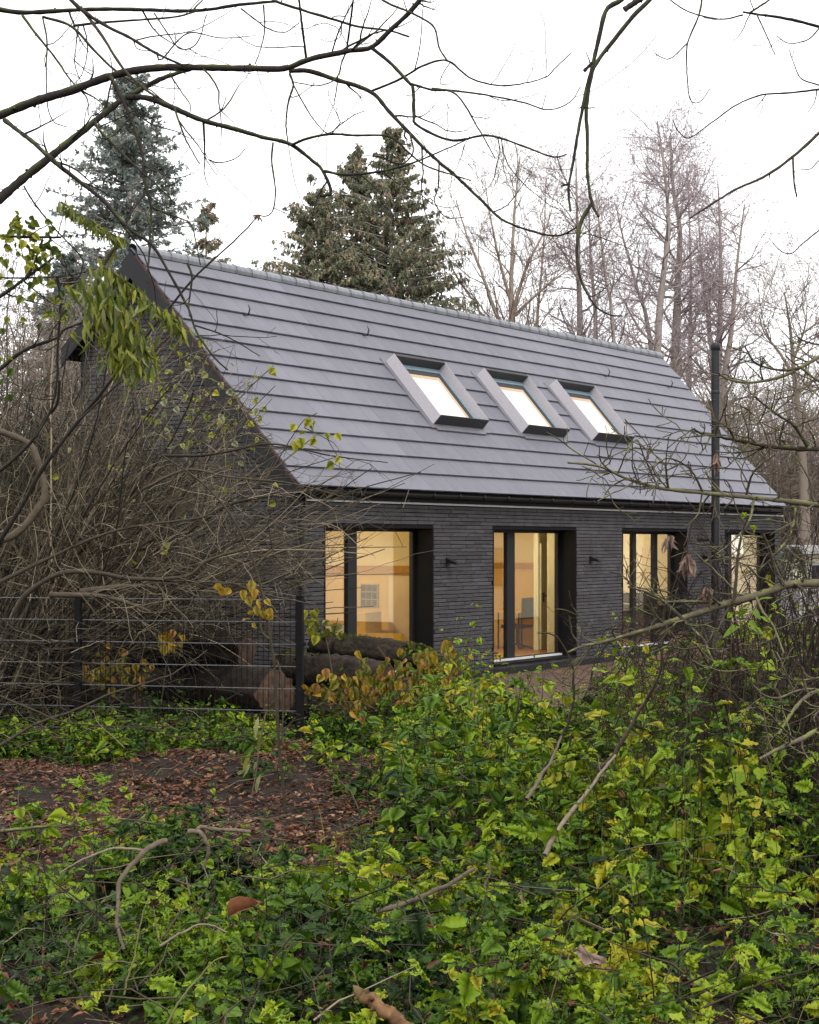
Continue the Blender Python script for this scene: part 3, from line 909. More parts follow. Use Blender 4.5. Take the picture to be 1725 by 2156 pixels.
for z in (0.5, 1.6, 2.6):
    hp('pipe_clamp', MB().box(-0.105, -0.004, -0.12, -0.018, z, z + 0.03), 'anthracite')
# flue on the front wall
fu, fv = 13.85, -0.42
Tf = Tubes().add(np.array([(fu, fv, z) for z in (0.5, 2.5, 4.5, 6.28)]), np.full(4, 0.088), 20)
flue = Tf.build('flue', M['anthracite'], house)
for z in (1.6, 2.75, 3.55, 4.45, 5.35):
    Tubes().add(np.array([(fu, fv, z), (fu, fv, z + 0.02), (fu, fv, z + 0.06), (fu, fv, z + 0.07)]), np.array([0.088, 0.094, 0.094, 0.088]), 20).build('collar', M['anthracite'], flue)
Tubes().add(np.array([(fu, fv, 6.25), (fu, fv, 6.26), (fu, fv, 6.37), (fu, fv, 6.40), (fu, fv, 6.405)]), np.array([0.088, 0.10, 0.10, 0.09, 0.0]), 20).build('cap', M['anthracite'], flue)
hp('bracket', MB().box(fu - 0.03, fu + 0.03, fv, -0.016, 0.55, 0.6).box(fu - 0.03, fu + 0.03, fv + 0.05, -0.016, 2.3, 2.34), 'anthracite', flue)
# wall lamps
for u in (3.99, 9.03, 14.15):
    mb = MB().box(u - 0.05, u + 0.05, -0.04, -0.018, 1.88, 2.02)
    wl = hp('wall_lamp', mb, 'black')
    mb = MB().prism([(u - 0.055, -0.04, 1.93), (u - 0.055, -0.22, 1.90), (u - 0.055, -0.22, 1.93), (u - 0.055, -0.04, 2.0)], (0.11, 0, 0))
    hp('lamp_head', mb, 'black', wl)

def inside(u, v, w):
    return house.matrix_basis @ Vector((u, v, w))
HROT = math.radians(90) - A
# furniture seen in the rooms
def furn(name, u, v, label, cat, rz=0.0):
    o = empty(name, inside(u, v, 0.19), HROT + rz)
    return tag(o, label, cat)
ch = furn('armchair', 3.72, 0.98, 'yellow upholstered armchair standing inside the leftmost window', 'armchair', 0.3)
MB().box(-0.42, 0.42, -0.4, 0.4, 0.14, 0.42, 0.02).build('seat', M['yellow_cloth'], ch)
MB().box(-0.42, 0.42, 0.24, 0.44, 0.42, 0.92, 0.02).build('backrest', M['yellow_cloth'], ch)
for s in (-1, 1):
    MB().box(s * 0.42, s * 0.56, -0.4, 0.42, 0.14, 0.6, 0.01).build('armrest', M['yellow_cloth'], ch)
    for t in (-0.34, 0.34):
        Tubes().add(np.array([(s * 0.44, t, 0), (s * 0.4, t, 0.15)]), np.array([0.014, 0.02]), 6).build('leg', M['black'], ch)
ec = furn('tub_chair', 3.35, 1.55, 'pale rounded tub chair inside the leftmost window', 'chair')
prof = np.array([(0, 0, 0.12), (0, 0, 0.3), (0, 0, 0.55), (0, 0, 0.72)])
Tubes().add(prof, np.array([0.2, 0.33, 0.36, 0.34]), 18).build('shell', M['grey_cloth'], ec)
Tubes().add(np.array([(0, 0, 0.33), (0, 0, 0.40), (0, 0, 0.42)]), np.array([0.3, 0.31, 0.0]), 18).build('cushion', M['grey_cloth'], ec)
Tubes().add(np.array([(0, 0, 0.0), (0, 0, 0.02), (0, 0, 0.03), (0, 0, 0.14)]), np.array([0.24, 0.24, 0.03, 0.03]), 14).build('base', M['black'], ec)
dk = furn('desk', 9.92, 2.0, 'small desk with bright yellow top inside the second window', 'desk')
MB().box(-0.45, 0.45, -0.3, 0.3, 0.71, 0.745).build('desk_top', M['yellow_cloth'], dk)
for s in (-0.4, 0.4):
    for t in (-0.26, 0.26):
        Tubes().add(np.array([(s, t, 0), (s, t, 0.71)]), np.array([0.02, 0.02]), 6).build('leg', M['black'], dk)
oc = furn('office_chair', 9.55, 1.85, 'black swivel office chair in front of the yellow desk', 'chair')
MB().box(-0.24, 0.24, -0.24, 0.24, 0.42, 0.48, 0.01).build('seat', M['black'], oc)
MB().box(-0.22, 0.22, -0.27, -0.22, 0.6, 1.0, 0.01).build('backrest', M['black'], oc)
Tubes().add(np.array([(0, 0, 0.1), (0, 0, 0.42)]), np.array([0.03, 0.03]), 8).build('column', M['anthracite'], oc)
for k in range(5):
    a = k * 2 * math.pi / 5
    Tubes().add(np.array([(0, 0, 0.11), (math.cos(a) * 0.3, math.sin(a) * 0.3, 0.03)]), np.array([0.02, 0.02]), 6).build('leg', M['anthracite'], oc)
fl = furn('floor_lamp', 8.1, 1.6, 'slim black floor lamp with small round head inside the second window', 'floor lamp')
Tubes().add(np.array([(0, 0, 0), (0, 0, 1.10)]), np.array([0.012, 0.012]), 6).build('pole', M['black'], fl)
Tubes().add(np.array([(0, 0, 0), (0, 0, 0.02), (0, 0, 0.021)]), np.array([0.15, 0.15, 0.0]), 14).build('base', M['black'], fl)
Tubes().add(np.array([(0, 0, 1.08), (0, 0, 1.10), (0, 0, 1.17), (0, 0, 1.19)]), np.array([0.02, 0.06, 0.06, 0.02]), 12).build('lamp_shade', M['black'], fl)
kc = furn('sideboard', 13.9, 1.3, 'dark sideboard with a screen standing inside the third window', 'sideboard', math.pi / 2)
MB().box(-0.6, 0.75, -0.3, 0.28, 0, 0.72).build('cabinet', M['anthracite'], kc)
MB().box(-0.62, 0.77, -0.32, 0.3, 0.722, 0.75).build('worktop', M['black'], kc)
MB().box(-0.35, 0.45, -0.05, 0.0, 0.78, 1.0).build('screen', M['anthracite'], kc)

# ------------------------------------------------------------------ trees behind the house
def trunk_line(pts, Y, r0, n=24):
    """pts from top to bottom in print positions; carried on down to the ground"""
    P = [pt(x, y, Y) for x, y in pts]
    a, b = P[-1], P[-2]
    d = a - b
    if a[2] > 0.2:
        k = min(a[2] / max(-d[2], 0.3), 6)
        g = a + d * k * 0.35
        P.append(np.array([g[0], Y, 0.0]))
    P = smooth_path(P[::-1], n)
    R = np.linspace(r0, r0 * 0.10, n) ** 1.0
    return P, R

def tree_thing(name, label, cat, base, group=None):
    o = empty(name, (base[0], base[1], 0))
    return tag(o, label, cat, group)

def alder(label, pts, Y, r0, nb=42, start=0.42, reach=(1.6, 4.0), name='alder_tree', mat='bark_alder', seed_tint=0.35, ang=(40, 80), up=0.05, cones=True, group='bare trees behind the house', lv=(7, 7), cat='tree', tw=(0.3, 0.75), extra=None):
    P, R = trunk_line(pts, Y, r0 * 1.2)
    base = P[0].copy()
    t = tree_thing(name, label, cat, base, group)
    o3 = (base[0], base[1], 0)
    Tubes().add(P, R, 9, seed_tint * 0.6).build('trunk', M[mat], t, o3)
    cr = Tubes()
    Pm, Rm = P[None], R[None]
    if extra:
        for e in extra:
            Pe = smooth_path([pt(x, y, Y) for x, y in e[0]], 16)[None]
            Re = np.linspace(e[1], e[1] * 0.2, 16)[None]
            cr.add(Pe, Re, 6, seed_tint)
    B1, Q1, t1 = spawn(Pm, Rm, int(nb * 0.8), start, 0.99, ang, reach, 7, up, 0.13, None, 0.45, 0.008, 0.055, len_t=0.45)
    cr.add(B1, Q1, 5, seed_tint)
    if extra:
        Be = np.concatenate([smooth_path([pt(x, y, Y) for x, y in e[0]], 7)[None] for e in extra])
        Qe = np.concatenate([np.linspace(e[1], e[1] * 0.2, 7)[None] for e in extra])
        Xe, Re, _ = spawn(Be, Qe, 8, 0.25, 1, (30, 60), (0.8, 2.2), 7, up, 0.13, None, 0.5, 0.008, 0.05)
        cr.add(Xe, Re, 4, seed_tint)
        B1, Q1 = np.concatenate([B1, Be, Xe]), np.concatenate([Q1, Qe, Re])
    B2, Q2, _ = spawn(B1, Q1, lv[0], 0.2, 1.0, (30, 65), (0.6, 1.6), 5, 0.06, 0.16, None, 0.6, 0.005, 0.018)
    cr.add(B2, Q2, 3, seed_tint + 0.15)
    B3, Q3, _ = spawn(B2, Q2, lv[1], 0.15, 1.0, (25, 65), tw, 2, 0.05, 0.2, (0.0042, 0.0062), 0.7, 0.003)
    cr.add(B3, Q3, 3, rng.uniform(0.6, 1.0, len(B3)))
    cr.build('crown', M[mat], t, o3)
    if cones:
        k = rng.choice(len(B3), int(len(B3) * 0.55))
        pos = B3[k, -1]
        Leaves().add(SIMPLE, pos, rand_dir(len(k), (-1, 0.3)), up_ish(len(k), 1), rng.uniform(0.05, 0.10, len(k)), 0.035, rng.uniform(0.7, 1, len(k)), fold=0.6).build('catkins', M[mat], t, o3)['kind'] = 'stuff'
    return t

alder('tall alder standing straight up behind the long hanging twig, left of the tallest pair', [(1213, 335), (1216, 480), (1219, 600), (1222, 700)], 62, 0.20)
alder('slim alder close on the right of the straight alder behind the hanging twig', [(1240, 420), (1243, 520), (1250, 620), (1255, 705)], 66, 0.17, 30)
alder('thin lone alder with dark trunk between the two groups of alders', [(1254, 400), (1262, 470), (1275, 580), (1292, 705)], 60, 0.13, 34)
alder('leaning alder bending left from the foot of the tallest alder', [(1297, 430), (1312, 500), (1340, 600), (1372, 740)], 63, 0.16, 36)
alder('tallest alder of all, its rounded bare top highest on the skyline', [(1384, 255), (1396, 330), (1408, 470), (1395, 600), (1385, 740)], 62, 0.21, 56)
alder('thick alder with a dark bent trunk right beside the tallest one', [(1412, 285), (1418, 400), (1432, 480), (1428, 600), (1422, 790)], 64, 0.26, 56)
alder('thin alder rising behind the thick bent alder', [(1448, 350), (1453, 500), (1455, 620), (1452, 800)], 70, 0.14, 34)
alder('alder with a straight thin trunk leaning left, just above the flue', [(1470, 440), (1478, 560), (1492, 680), (1502, 800)], 68, 0.16, 34)
alder('bushy alder with wide right-hand boughs above the flue top', [(1512, 380), (1517, 500), (1517, 640), (1514, 800)], 66, 0.20, 48, 0.35, (1.8, 4.6))
alder('outermost alder of the grove with long level boughs reaching right', [(1568, 430), (1552, 560), (1540, 700), (1524, 830)], 65, 0.19, 50, 0.3, (2.0, 5.0), ang=(60, 95), up=0.03)
alder('small bare tree alone at the far right with a forked top', [(1652, 615), (1664, 690), (1674, 800), (1690, 960)], 52, 0.17, 24, 0.45, (1.2, 2.6), lv=(6, 6), mat='thicket', name='bare_tree', cones=False,
      extra=[([(1672, 790), (1640, 740), (1610, 700), (1598, 660)], 0.06), ([(1670, 760), (1695, 690), (1700, 640)], 0.05), ([(1676, 830), (1715, 800), (1745, 770)], 0.06)])
alder('bare tree cut by the right edge of the view behind the forked one', [(1740, 560), (1735, 700), (1738, 900)], 58, 0.16, 30, 0.3, (1.5, 3.5), name='bare_tree')
bk = dict(name='birch_tree', mat='bark_birch', ang=(18, 40), up=0.06, seed_tint=0.35, cones=False, lv=(7, 7), tw=(0.35, 0.9), group='birches behind the ridge')
alder('birch with pale trunk forking low, left of the pale many-stemmed birch', [(960, 420), (985, 500), (1010, 560), (1040, 650), (1075, 760)], 60, 0.15, 26, 0.25, (2, 4.5), **bk)
alder('slender birch leaning left beside the dark spruces', [(925, 470), (950, 560), (985, 620), (1020, 700)], 64, 0.10, 22, 0.2, (1.5, 4.0), **bk)
alder('pale birch with several stems fanning up from one foot above the ridge', [(1095, 330), (1085, 430), (1078, 560), (1077, 680)], 60, 0.17, 24, 0.3, (2, 4.5),
      extra=[([(1077, 665), (1110, 560), (1150, 480), (1165, 430)], 0.07), ([(1077, 640), (1050, 540), (1030, 440), (1022, 380)], 0.06), ([(1078, 670), (1130, 620), (1180, 580), (1215, 560)], 0.06)], **bk)
alder('thin birch with fine hanging twigs directly left of the straight alder', [(1150, 370), (1146, 500), (1138, 600), (1130, 720)], 66, 0.11, 24, 0.25, (1.5, 3.6), **bk)

def spruce(label, x_top, y_top, Y, half, mat, levels=34, per=8, seed=0, hang=0.0, tuft=(0.07, 0.16), density=1.0, tints=(0.1, 0.9), brown=0.12, low=0.10, name='spruce_tree', thin=1.0, spread=(0.5, 1.12), slim=0.32, m=12):
    top = pt(x_top, y_top, Y)
    H = top[2]
    base = np.array([top[0], Y, 0.0])
    t = tree_thing(name, label, 'tree', base, 'conifers behind the house')
    n = 20
    P = np.stack([np.full(n, 0.0), np.zeros(n), np.linspace(0, H, n)], 1)
    P[:, :2] += np.cumsum(rng.normal(0, 0.012, (n, 2)), 0)
    R = np.linspace(H * 0.014, 0.012, n)
    Tubes().add(P, R, 8, 0.2).build('trunk', M['bark_alder'], t)
    lv = np.linspace(low, 0.985, levels) + rng.normal(0, 0.010, levels)
    lv = np.clip(lv, low, 0.985)
    B = []
    for lv_ in lv:
        l = lv_
        k = per if l < 0.85 else max(4, per - 2)
        ph = rng.uniform(0, 6.28)
        for j in range(k):
            rad = half * (1 - l) ** 0.85 * rng.uniform(*spread) + 0.12
            a = ph + j * 2 * math.pi / k + rng.normal(0, 0.2)
            l = lv_ + rng.normal(0, 0.012)
            s = np.linspace(0, 1, 7)
            droop = -0.25 * rad * s * (1 - l) + 0.10 * rad * s ** 2 + rad * 0.28 * s * (l - 0.35)
            B.append(np.stack([np.cos(a) * rad * s, np.sin(a) * rad * s, l * H + droop + rng.normal(0, 0.03, 7) * s], 1))
    B = np.array(B)
    rb = np.linspace(0.03, 0.006, 7)[None].repeat(len(B), 0)
    T1 = Tubes().add(B, rb, 3, 0.3)
    tag(T1.build('boughs', M['bark_alder'], t), kind='stuff')
    ext = np.linalg.norm(B[:, -1] - B[:, 0], axis=1)
    lf = Leaves()
    nt = int(15 * density)
    S, RS, ts = spawn(B, rb, nt, 0.12, 1.0, (40, 75), (0.28, 0.62), 4, -0.12 - hang, 0.1, (0.004, 0.006), 1, 0.003, perp_bias=(1, 1, 0.25), len_t=0.35)
    L0 = np.repeat(np.clip(ext / half * 1.5, 0.35, 1.25), nt)
    S = S[:, :1] + (S - S[:, :1]) * L0[:, None, None]
    allP = np.concatenate([S, B[:, 3:]], 0)
    ptint = rng.uniform(*tints, len(allP))
    ptint[rng.random(len(allP)) < brown] = 1.0
    u = rng.random((len(allP), m)) * 2.98
    i = u.astype(int)
    f = (u - i)[..., None]
    bi = np.arange(len(allP))[:, None]
    pos = (allP[bi, i] * (1 - f) + allP[bi, i + 1] * f).reshape(-1, 3)
    tan = unit(allP[bi, i + 1] - allP[bi, i]).reshape(-1, 3)
    N = len(pos)
    d = unit(tan * 0.9 + rng.normal(0, 0.5, (N, 3)) + np.array([0, 0, -hang * 1.5]))
    sz = rng.uniform(*tuft, N) * thin
    lf.add(NEEDLE, pos, d, unit(rng.normal(size=(N, 3)) + np.array([0, 0, 0.8])), sz, sz * slim, np.clip(np.repeat(ptint, m) + rng.normal(0, 0.08, N), 0, 1), droop=0.1, fold=0.25)
    lf.build('crown', M[mat], t)
    return t

spruce('tall blue-grey spruce behind the left end of the roof, its tip brown', 272, 165, 50, 6.8, 'spruce', 40, 11, tints=(0.1, 0.95), brown=0.06, low=0.38, spread=(0.45, 1.1))
spruce('small brownish young spruce just right of the blue-grey spruce', 436, 440, 52, 2.2, 'norway', 26, 7, low=0.4, brown=0.4, tints=(0.4, 0.9), thin=0.8)
spruce('low dark blue spruce showing behind the leafy drape at the left gable edge', 140, 540, 46, 3.6, 'spruce', 26, 9, low=0.35, tints=(0.05, 0.6))
nk = dict(hang=0.5, tints=(0.1, 0.85), brown=0.16, spread=(0.35, 1.2), low=0.5)
spruce('lowest and leftmost of the three dark spruces above the ridge', 665, 395, 58, 7.2, 'norway', 30, 11, **nk)
spruce('middle spruce of the three above the ridge, brown cones near its top', 748, 322, 60, 6.4, 'norway', 32, 10, **{**nk, 'brown': 0.26})
spruce('tallest dark spruce of the three above the ridge, thin bare tip', 826, 268, 59, 6.6, 'norway', 34, 10, density=0.9, **nk)
spruce('short drooping spruce tucked against the right of the tallest dark spruce', 890, 470, 61, 6.2, 'norway', 26, 9, density=0.9, **nk)

def thicket(label, x, y_top, Y, width, n=16, mat='thicket', group='bare thickets around the house', name='bare_shrub'):
    top = pt(x, y_top, Y)
    H = top[2]
    base = np.array([top[0], Y, 0.0])
    t = tree_thing(name, label, 'shrub', base, group)
    S = []
    for k in range(n):
        b = np.array([rng.normal(0, width * 0.22), rng.normal(0, 0.8), 0])
        tip = np.array([b[0] + rng.normal(0, width * 0.28), b[1] + rng.normal(0, 0.9), H * rng.uniform(0.65, 1.05)])
        mid = (b + tip) / 2 + rng.normal(0, 0.3, 3)
        S.append(smooth_path([b, mid, tip], 9))
    S = np.array(S)
    RS = np.linspace(0.07, 0.012, 9)[None].repeat(n, 0)
    Tubes().add(S, RS, 5, rng.uniform(0, 0.5, n)).build('trunk', M[mat], t)
    cr = Tubes()
    B1, Q1, _ = spawn(S, RS, 12, 0.12, 1, (25, 65), (0.8, 2.4), 5, 0.05, 0.14, None, 0.5, 0.006, 0.03)
    B2, Q2, _ = spawn(B1, Q1, 7, 0.1, 1, (25, 70), (0.4, 1.1), 3, 0.04, 0.18, None, 0.6, 0.005, 0.012)
    B3, Q3, _ = spawn(B2, Q2, 3, 0.1, 1, (25, 70), (0.2, 0.6), 3, 0.02, 0.2, (0.005, 0.007), 0.7, 0.004)
    cr.add(B1, Q1, 4, rng.uniform(0.2, 0.7, len(B1))).add(B2, Q2, 3, rng.uniform(0.3, 0.9, len(B2))).add(B3, Q3, 3, rng.uniform(0.3, 1, len(B3)))
    cr.build('crown', M[mat], t)
    return t

thicket('dense grey-brown thicket right behind the right roof verge', 1478, 850, 54, 4.0, 18)
thicket('tall brown thicket behind the flue', 1560, 800, 57, 4.4, 22)
thicket('brown thicket between the flue and the forked bare tree', 1630, 850, 58, 4.2, 22)
thicket('dense thicket at the right edge of the view below the forked tree', 1725, 860, 60, 4.5, 20)
thicket('low dense brown scrub past the right corner of the house', 1665, 960, 58, 3.6, 22)
thicket('pale leafless thicket at the far left behind the gable', 30, 640, 38, 3.6, 20)
thicket('leafless thicket against the rear corner of the gable', 125, 720, 36, 2.6, 16)
thicket('dense dark thicket low at the left edge behind the fence', 20, 930, 30, 3.5, 20, 'bark_dark')
thicket('second dark thicket low at the left, between the fence and the gable', 130, 1010, 26.5, 2.6, 16, 'bark_dark')

# the far wood closing the horizon
fw = Tubes()
n = 150
bx = rng.uniform(-90, 90, n); by = rng.uniform(95, 150, n); hh = rng.uniform(3, 9, n)
Pw = np.stack([np.stack([bx, by, np.zeros(n)], 1), np.stack([bx + rng.normal(0, .4, n), by, hh * 0.5], 1), np.stack([bx + rng.normal(0, .9, n), by, hh], 1)], 1)
Rw = np.stack([rng.uniform(0.1, 0.22, n)] * 3, 1) * np.array([1, 0.7, 0.25])
fw.add(Pw, Rw, 4, 0.2)
W1, V1, _ = spawn(Pw, Rw, 12, 0.15, 1, (25, 70), (1.0, 3.0), 4, 0.05, 0.15, None, 0.5, 0.02, 0.06)
W2, V2, _ = spawn(W1, V1, 3, 0.1, 1, (25, 70), (0.6, 1.6), 3, 0.03, 0.15, (0.018, 0.025), 0.7, 0.012)
fw.add(W1, V1, 3, 0.5).add(W2, V2, 3, 0.8)
tag(fw.build('far_wood', M['thicket']), kind='stuff')

# ------------------------------------------------------------------ branches traced across the view
def TA(x, y): return x / 2, y / 2
def TB(x, y): return 862.5 + x / 2, y / 2
def T3(x, y): return x / 2, 421.15 + y / 2
def T4(x, y): return 758 + .5606 * x, 539 + .5606 * y
def T6(x, y): return 862.5 + x / 2, 1044.5 + y / 2
def TR(x, y): return 1381.4 + .1992 * x, 673.9 + .1992 * y
def TS(x, y): return 1263.5 + .26757 * x, 1010.8 + .26757 * y
def T5(x, y): return x / 2, 1010.8 + y / 2
def T7(x, y): return x / 2, 1600.4 + y / 2
def T8(x, y): return 862.5 + x / 2, 1600.4 + y / 2
def TL_(x, y): return .30274 * x, 859 + .30274 * y
def TK(x, y): return 1381.4 + .2343 * x, 1095 + .2343 * y
def TD(x, y): return x, y

def line(tf, pts, r0, r1, Ya, Yb=None, n=None, wob=1.0):
    """r0, r1: radii in print units of the traced view"""
    Yb = Ya if Yb is None else Yb
    k = len(pts)
    P = np.array([pt(*tf(x, y), Ya + (Yb - Ya) * i / (k - 1)) for i, (x, y) in enumerate(pts)])
    n = n or max(8, k * 5)
    P = smooth_path(P, n)
    Ym = (Ya + Yb) / 2
    s = Ym / F
    R = np.linspace(r0 * s, r1 * s, n) * (1 + rng.normal(0, 0.07, n))
    P = P + rng.normal(0, 0.35 * s * wob, P.shape) * np.linspace(0.3, 1, n)[:, None]
    return P, R

def branch_thing(name, label, cat, lines, mat, twigs=None, group=None, tints=(0.2, 0.6), buds=0, names=None):
    o0 = lines[0][0][0]
    t = tag(empty(name, tuple(o0)), label, cat, group)
    for i, (P, R) in enumerate(lines):
        T = Tubes().add(P, R, 8 if R[0] > 0.008 else 5, rng.uniform(*tints))
        # knots and bud scars
        kn = rng.integers(1, len(P) - 1, max(1, len(P) // 8))
        for k in kn:
            d = unit(np.cross(P[k + 1 if k + 1 < len(P) else k] - P[k - 1], rng.normal(size=3)))
            T.add(np.array([P[k], P[k] + d * R[k] * 1.15, P[k] + d * R[k] * 1.5]), np.array([R[k] * 0.6, R[k] * 0.42, R[k] * 0.12]), 4, tints[0])
        T.build('limb' if i == 0 else 'branch', M[mat], t, o0)
    if twigs:
        tw = Tubes()
        for (P, R) in lines:
            L = np.linalg.norm(np.diff(P, axis=0), axis=1).sum()
            n1 = max(1, int(L * twigs['per_m']))
            B1, Q1, _ = spawn(P[None], R[None], n1, 0.08, 0.98, twigs.get('ang', (35, 80)), twigs['len'], 8, twigs.get('up', -0.05), 0.16, None, 0.55, twigs.get('tip', 0.0012), twigs.get('rmax', 0.006), perp_bias=(1, 0.5, 1), tip_up=twigs.get('tip_up', 0.25))
            tw.add(B1, Q1, 4, rng.uniform(*tints, len(B1)))
            if twigs.get('sub'):
                B2, Q2, _ = spawn(B1, Q1, twigs['sub'], 0.2, 0.95, (30, 70), (twigs['len'][0] * 0.3, twigs['len'][1] * 0.4), 6, twigs.get('up', -0.05), 0.16, None, 0.7, twigs.get('tip', 0.0012) * 0.85, 0.004, perp_bias=(1, 0.5, 1), tip_up=twigs.get('tip_up', 0.25))
                tw.add(B2, Q2, 3, rng.uniform(*tints, len(B2)))
        tag(tw.build('twigs', M[mat], t, o0), kind='stuff')
    return t

TWG = dict(per_m=3.4, len=(0.12, 0.65), sub=2, up=-0.06, tip_up=0.28, rmax=0.007, tip=0.0017)
Y = 10.0
limbA = [
    line(TA, [(-60, 510), (0, 485), (150, 425), (300, 380), (450, 325), (560, 298), (700, 283), (900, 285), (1080, 288), (1200, 288), (1300, 250), (1460, 215), (1565, 198), (1640, 130), (1725, 50), (1800, -40)], 20 / 2, 9 / 2, Y, 9.5, 80),
    line(TA, [(1565, 200), (1650, 270), (1725, 350), (1740, 372), (1745, 480), (1757, 527), (1900, 590), (2055, 570), (2205, 615), (2325, 660), (2385, 650)], 4.2, 1.6, 9.6, 9.0),
    line(TA, [(1725, 350), (1820, 378), (1920, 395), (2020, 550), (2085, 665)], 3, 1.2, 9.4, 9.0),
    line(TA, [(1820, 372), (2020, 395), (2200, 430), (2310, 462), (2400, 430), (2445, 365)], 2.6, 1.1, 9.4, 8.8),
    line(TA, [(1220, 298), (1300, 298), (1400, 330), (1560, 385), (1640, 470), (1725, 560), (1825, 660), (1925, 745), (2035, 850), (2125, 930), (2285, 985), (2365, 990), (2430, 955)], 5.5, 1.8, 9.8, 9.2),
    line(TA, [(1560, 385), (1660, 345), (1725, 310), (1785, 275), (1885, 255), (1985, 330), (2125, 360), (2285, 330), (2345, 280), (2405, 222)], 3.0, 1.2, 9.7, 9.3),
    line(TA, [(1885, 255), (1850, 200), (1825, 110), (1725, 50), (1650, 20), (1560, -30)], 2.0, 2.6, 9.3, 9.6),
    line(TA, [(1220, 310), (1235, 360), (1215, 430), (1205, 520), (1212, 592)], 3.0, 1.5, 9.9, 9.5),
    line(TA, [(1230, 345), (1270, 420), (1320, 500), (1380, 560), (1440, 520), (1500, 480), (1545, 465)], 1.8, 1.0, 9.9, 9.5),
    line(TA, [(1725, 560), (1740, 640), (1690, 690), (1600, 660), (1520, 655)], 2.2, 1.2, 9.5, 9.3),
    line(TA, [(1850, 690), (1845, 790), (1830, 850), (1880, 915), (1955, 915)], 2, 1, 9.4, 9.2),
    line(TA, [(1460, 215), (1440, 260), (1415, 330), (1340, 360), (1240, 345)], 2.0, 1.2, 9.7, 9.5),
    line(TA, [(1460, 215), (1475, 100), (1490, -20)], 2.6, 2.0, 9.7, 9.5),
    line(TA, [(1290, 245), (1275, 130), (1260, 0), (1255, -30)], 3.0, 2.2, 9.7, 9.5),
    line(TA, [(1400, 215), (1420, 150), (1450, 80), (1485, 10)], 2.0, 1.4, 9.7, 9.5),
]
branch_thing('overhanging_branch', 'long dark mossy bough sweeping across the whole upper left of the sky', 'tree branch', limbA, 'bark_dark', TWG, 'bare boughs reaching into the sky')
limbB = [
    line(TA, [(-60, 885), (0, 835), (100, 750), (200, 670), (300, 590), (400, 510), (500, 430), (560, 395), (640, 350), (720, 315), (800, 292)], 21 / 2, 4.5, 9.4, 10.0, 60),
    line(TA, [(530, 410), (620, 412), (720, 450), (850, 505), (980, 540), (1100, 575), (1220, 605), (1320, 680), (1360, 720), (1395, 810), (1350, 825)], 6.5, 3.2, 9.5, 9.2, 50),
    line(TA, [(1225, 612), (1290, 585), (1390, 565), (1500, 570), (1640, 575), (1720, 640), (1800, 700), (1985, 760)], 3.4, 1.4, 9.3, 9.0),
    line(TA, [(1365, 720), (1460, 735), (1600, 722), (1725, 690), (1850, 640), (1960, 590)], 3.4, 1.2, 9.2, 9.0),
    line(TA, [(1500, 720), (1580, 790), (1620, 850), (1640, 880)], 1.8, 1.0, 9.2, 9.0),
    line(TA, [(465, 320), (490, 370), (530, 450), (570, 550), (600, 660), (608, 760), (635, 870), (632, 1000), (625, 1110), (620, 1190)], 4.6, 1.8, 9.5, 9.2),
    line(TA, [(635, 870), (720, 905), (800, 940), (825, 1020), (845, 1115)], 2.4, 1.2, 9.3, 9.0),
    line(TA, [(608, 820), (570, 870), (540, 920), (530, 1000)], 2.2, 1.2, 9.3, 9.2),
    line(TA, [(398, 508), (420, 548), (480, 610), (560, 690), (640, 760), (720, 835)], 3.2, 1.2, 9.4, 9.2),
    line(TA, [(735, 454), (750, 500), (780, 580), (840, 690)], 2.6, 1.4, 9.4, 9.2),
    line(TA, [(752, 505), (780, 545), (840, 620), (880, 690), (910, 735)], 2.0, 0.9, 9.4, 9.2),
    line(TA, [(880, 672), (920, 685), (990, 668), (1033, 625)], 1.8, 1.0, 9.3, 9.2),
    line(TA, [(720, 320), (760, 380), (800, 440), (800, 480)], 2.0, 1.0, 9.8, 9.6),
    line(TA, [(1150, 600), (1145, 680), (1160, 800), (1150, 885), (1120, 910), (1090, 905)], 2.4, 1.3, 9.3, 9.1),
    line(TA, [(190, 645), (240, 690), (330, 760), (430, 840), (540, 960), (640, 1032), (720, 1162), (790, 1292), (830, 1402), (900, 1502), (960, 1557)], 5.0, 1.6, 9.4, 9.0, 44),
    line(TA, [(20, 505), (70, 545), (130, 590), (200, 655)], 5.0, 4.4, 9.8, 9.4),
    line(TA, [(820, 1370), (920, 1402), (1000, 1440), (1095, 1500)], 2, 1.0, 9.1, 8.9),
    line(TA, [(790, 1110), (808, 1170), (795, 1290), (800, 1330)], 3, 1.4, 9.2, 9.0),
]
branch_thing('overhanging_branch', 'thick mossy bough rising from the lower left into the sky, twigs hanging before the roof', 'tree branch', limbB, 'bark_dark', {**TWG, 'per_m': 2.8}, 'bare boughs reaching into the sky')
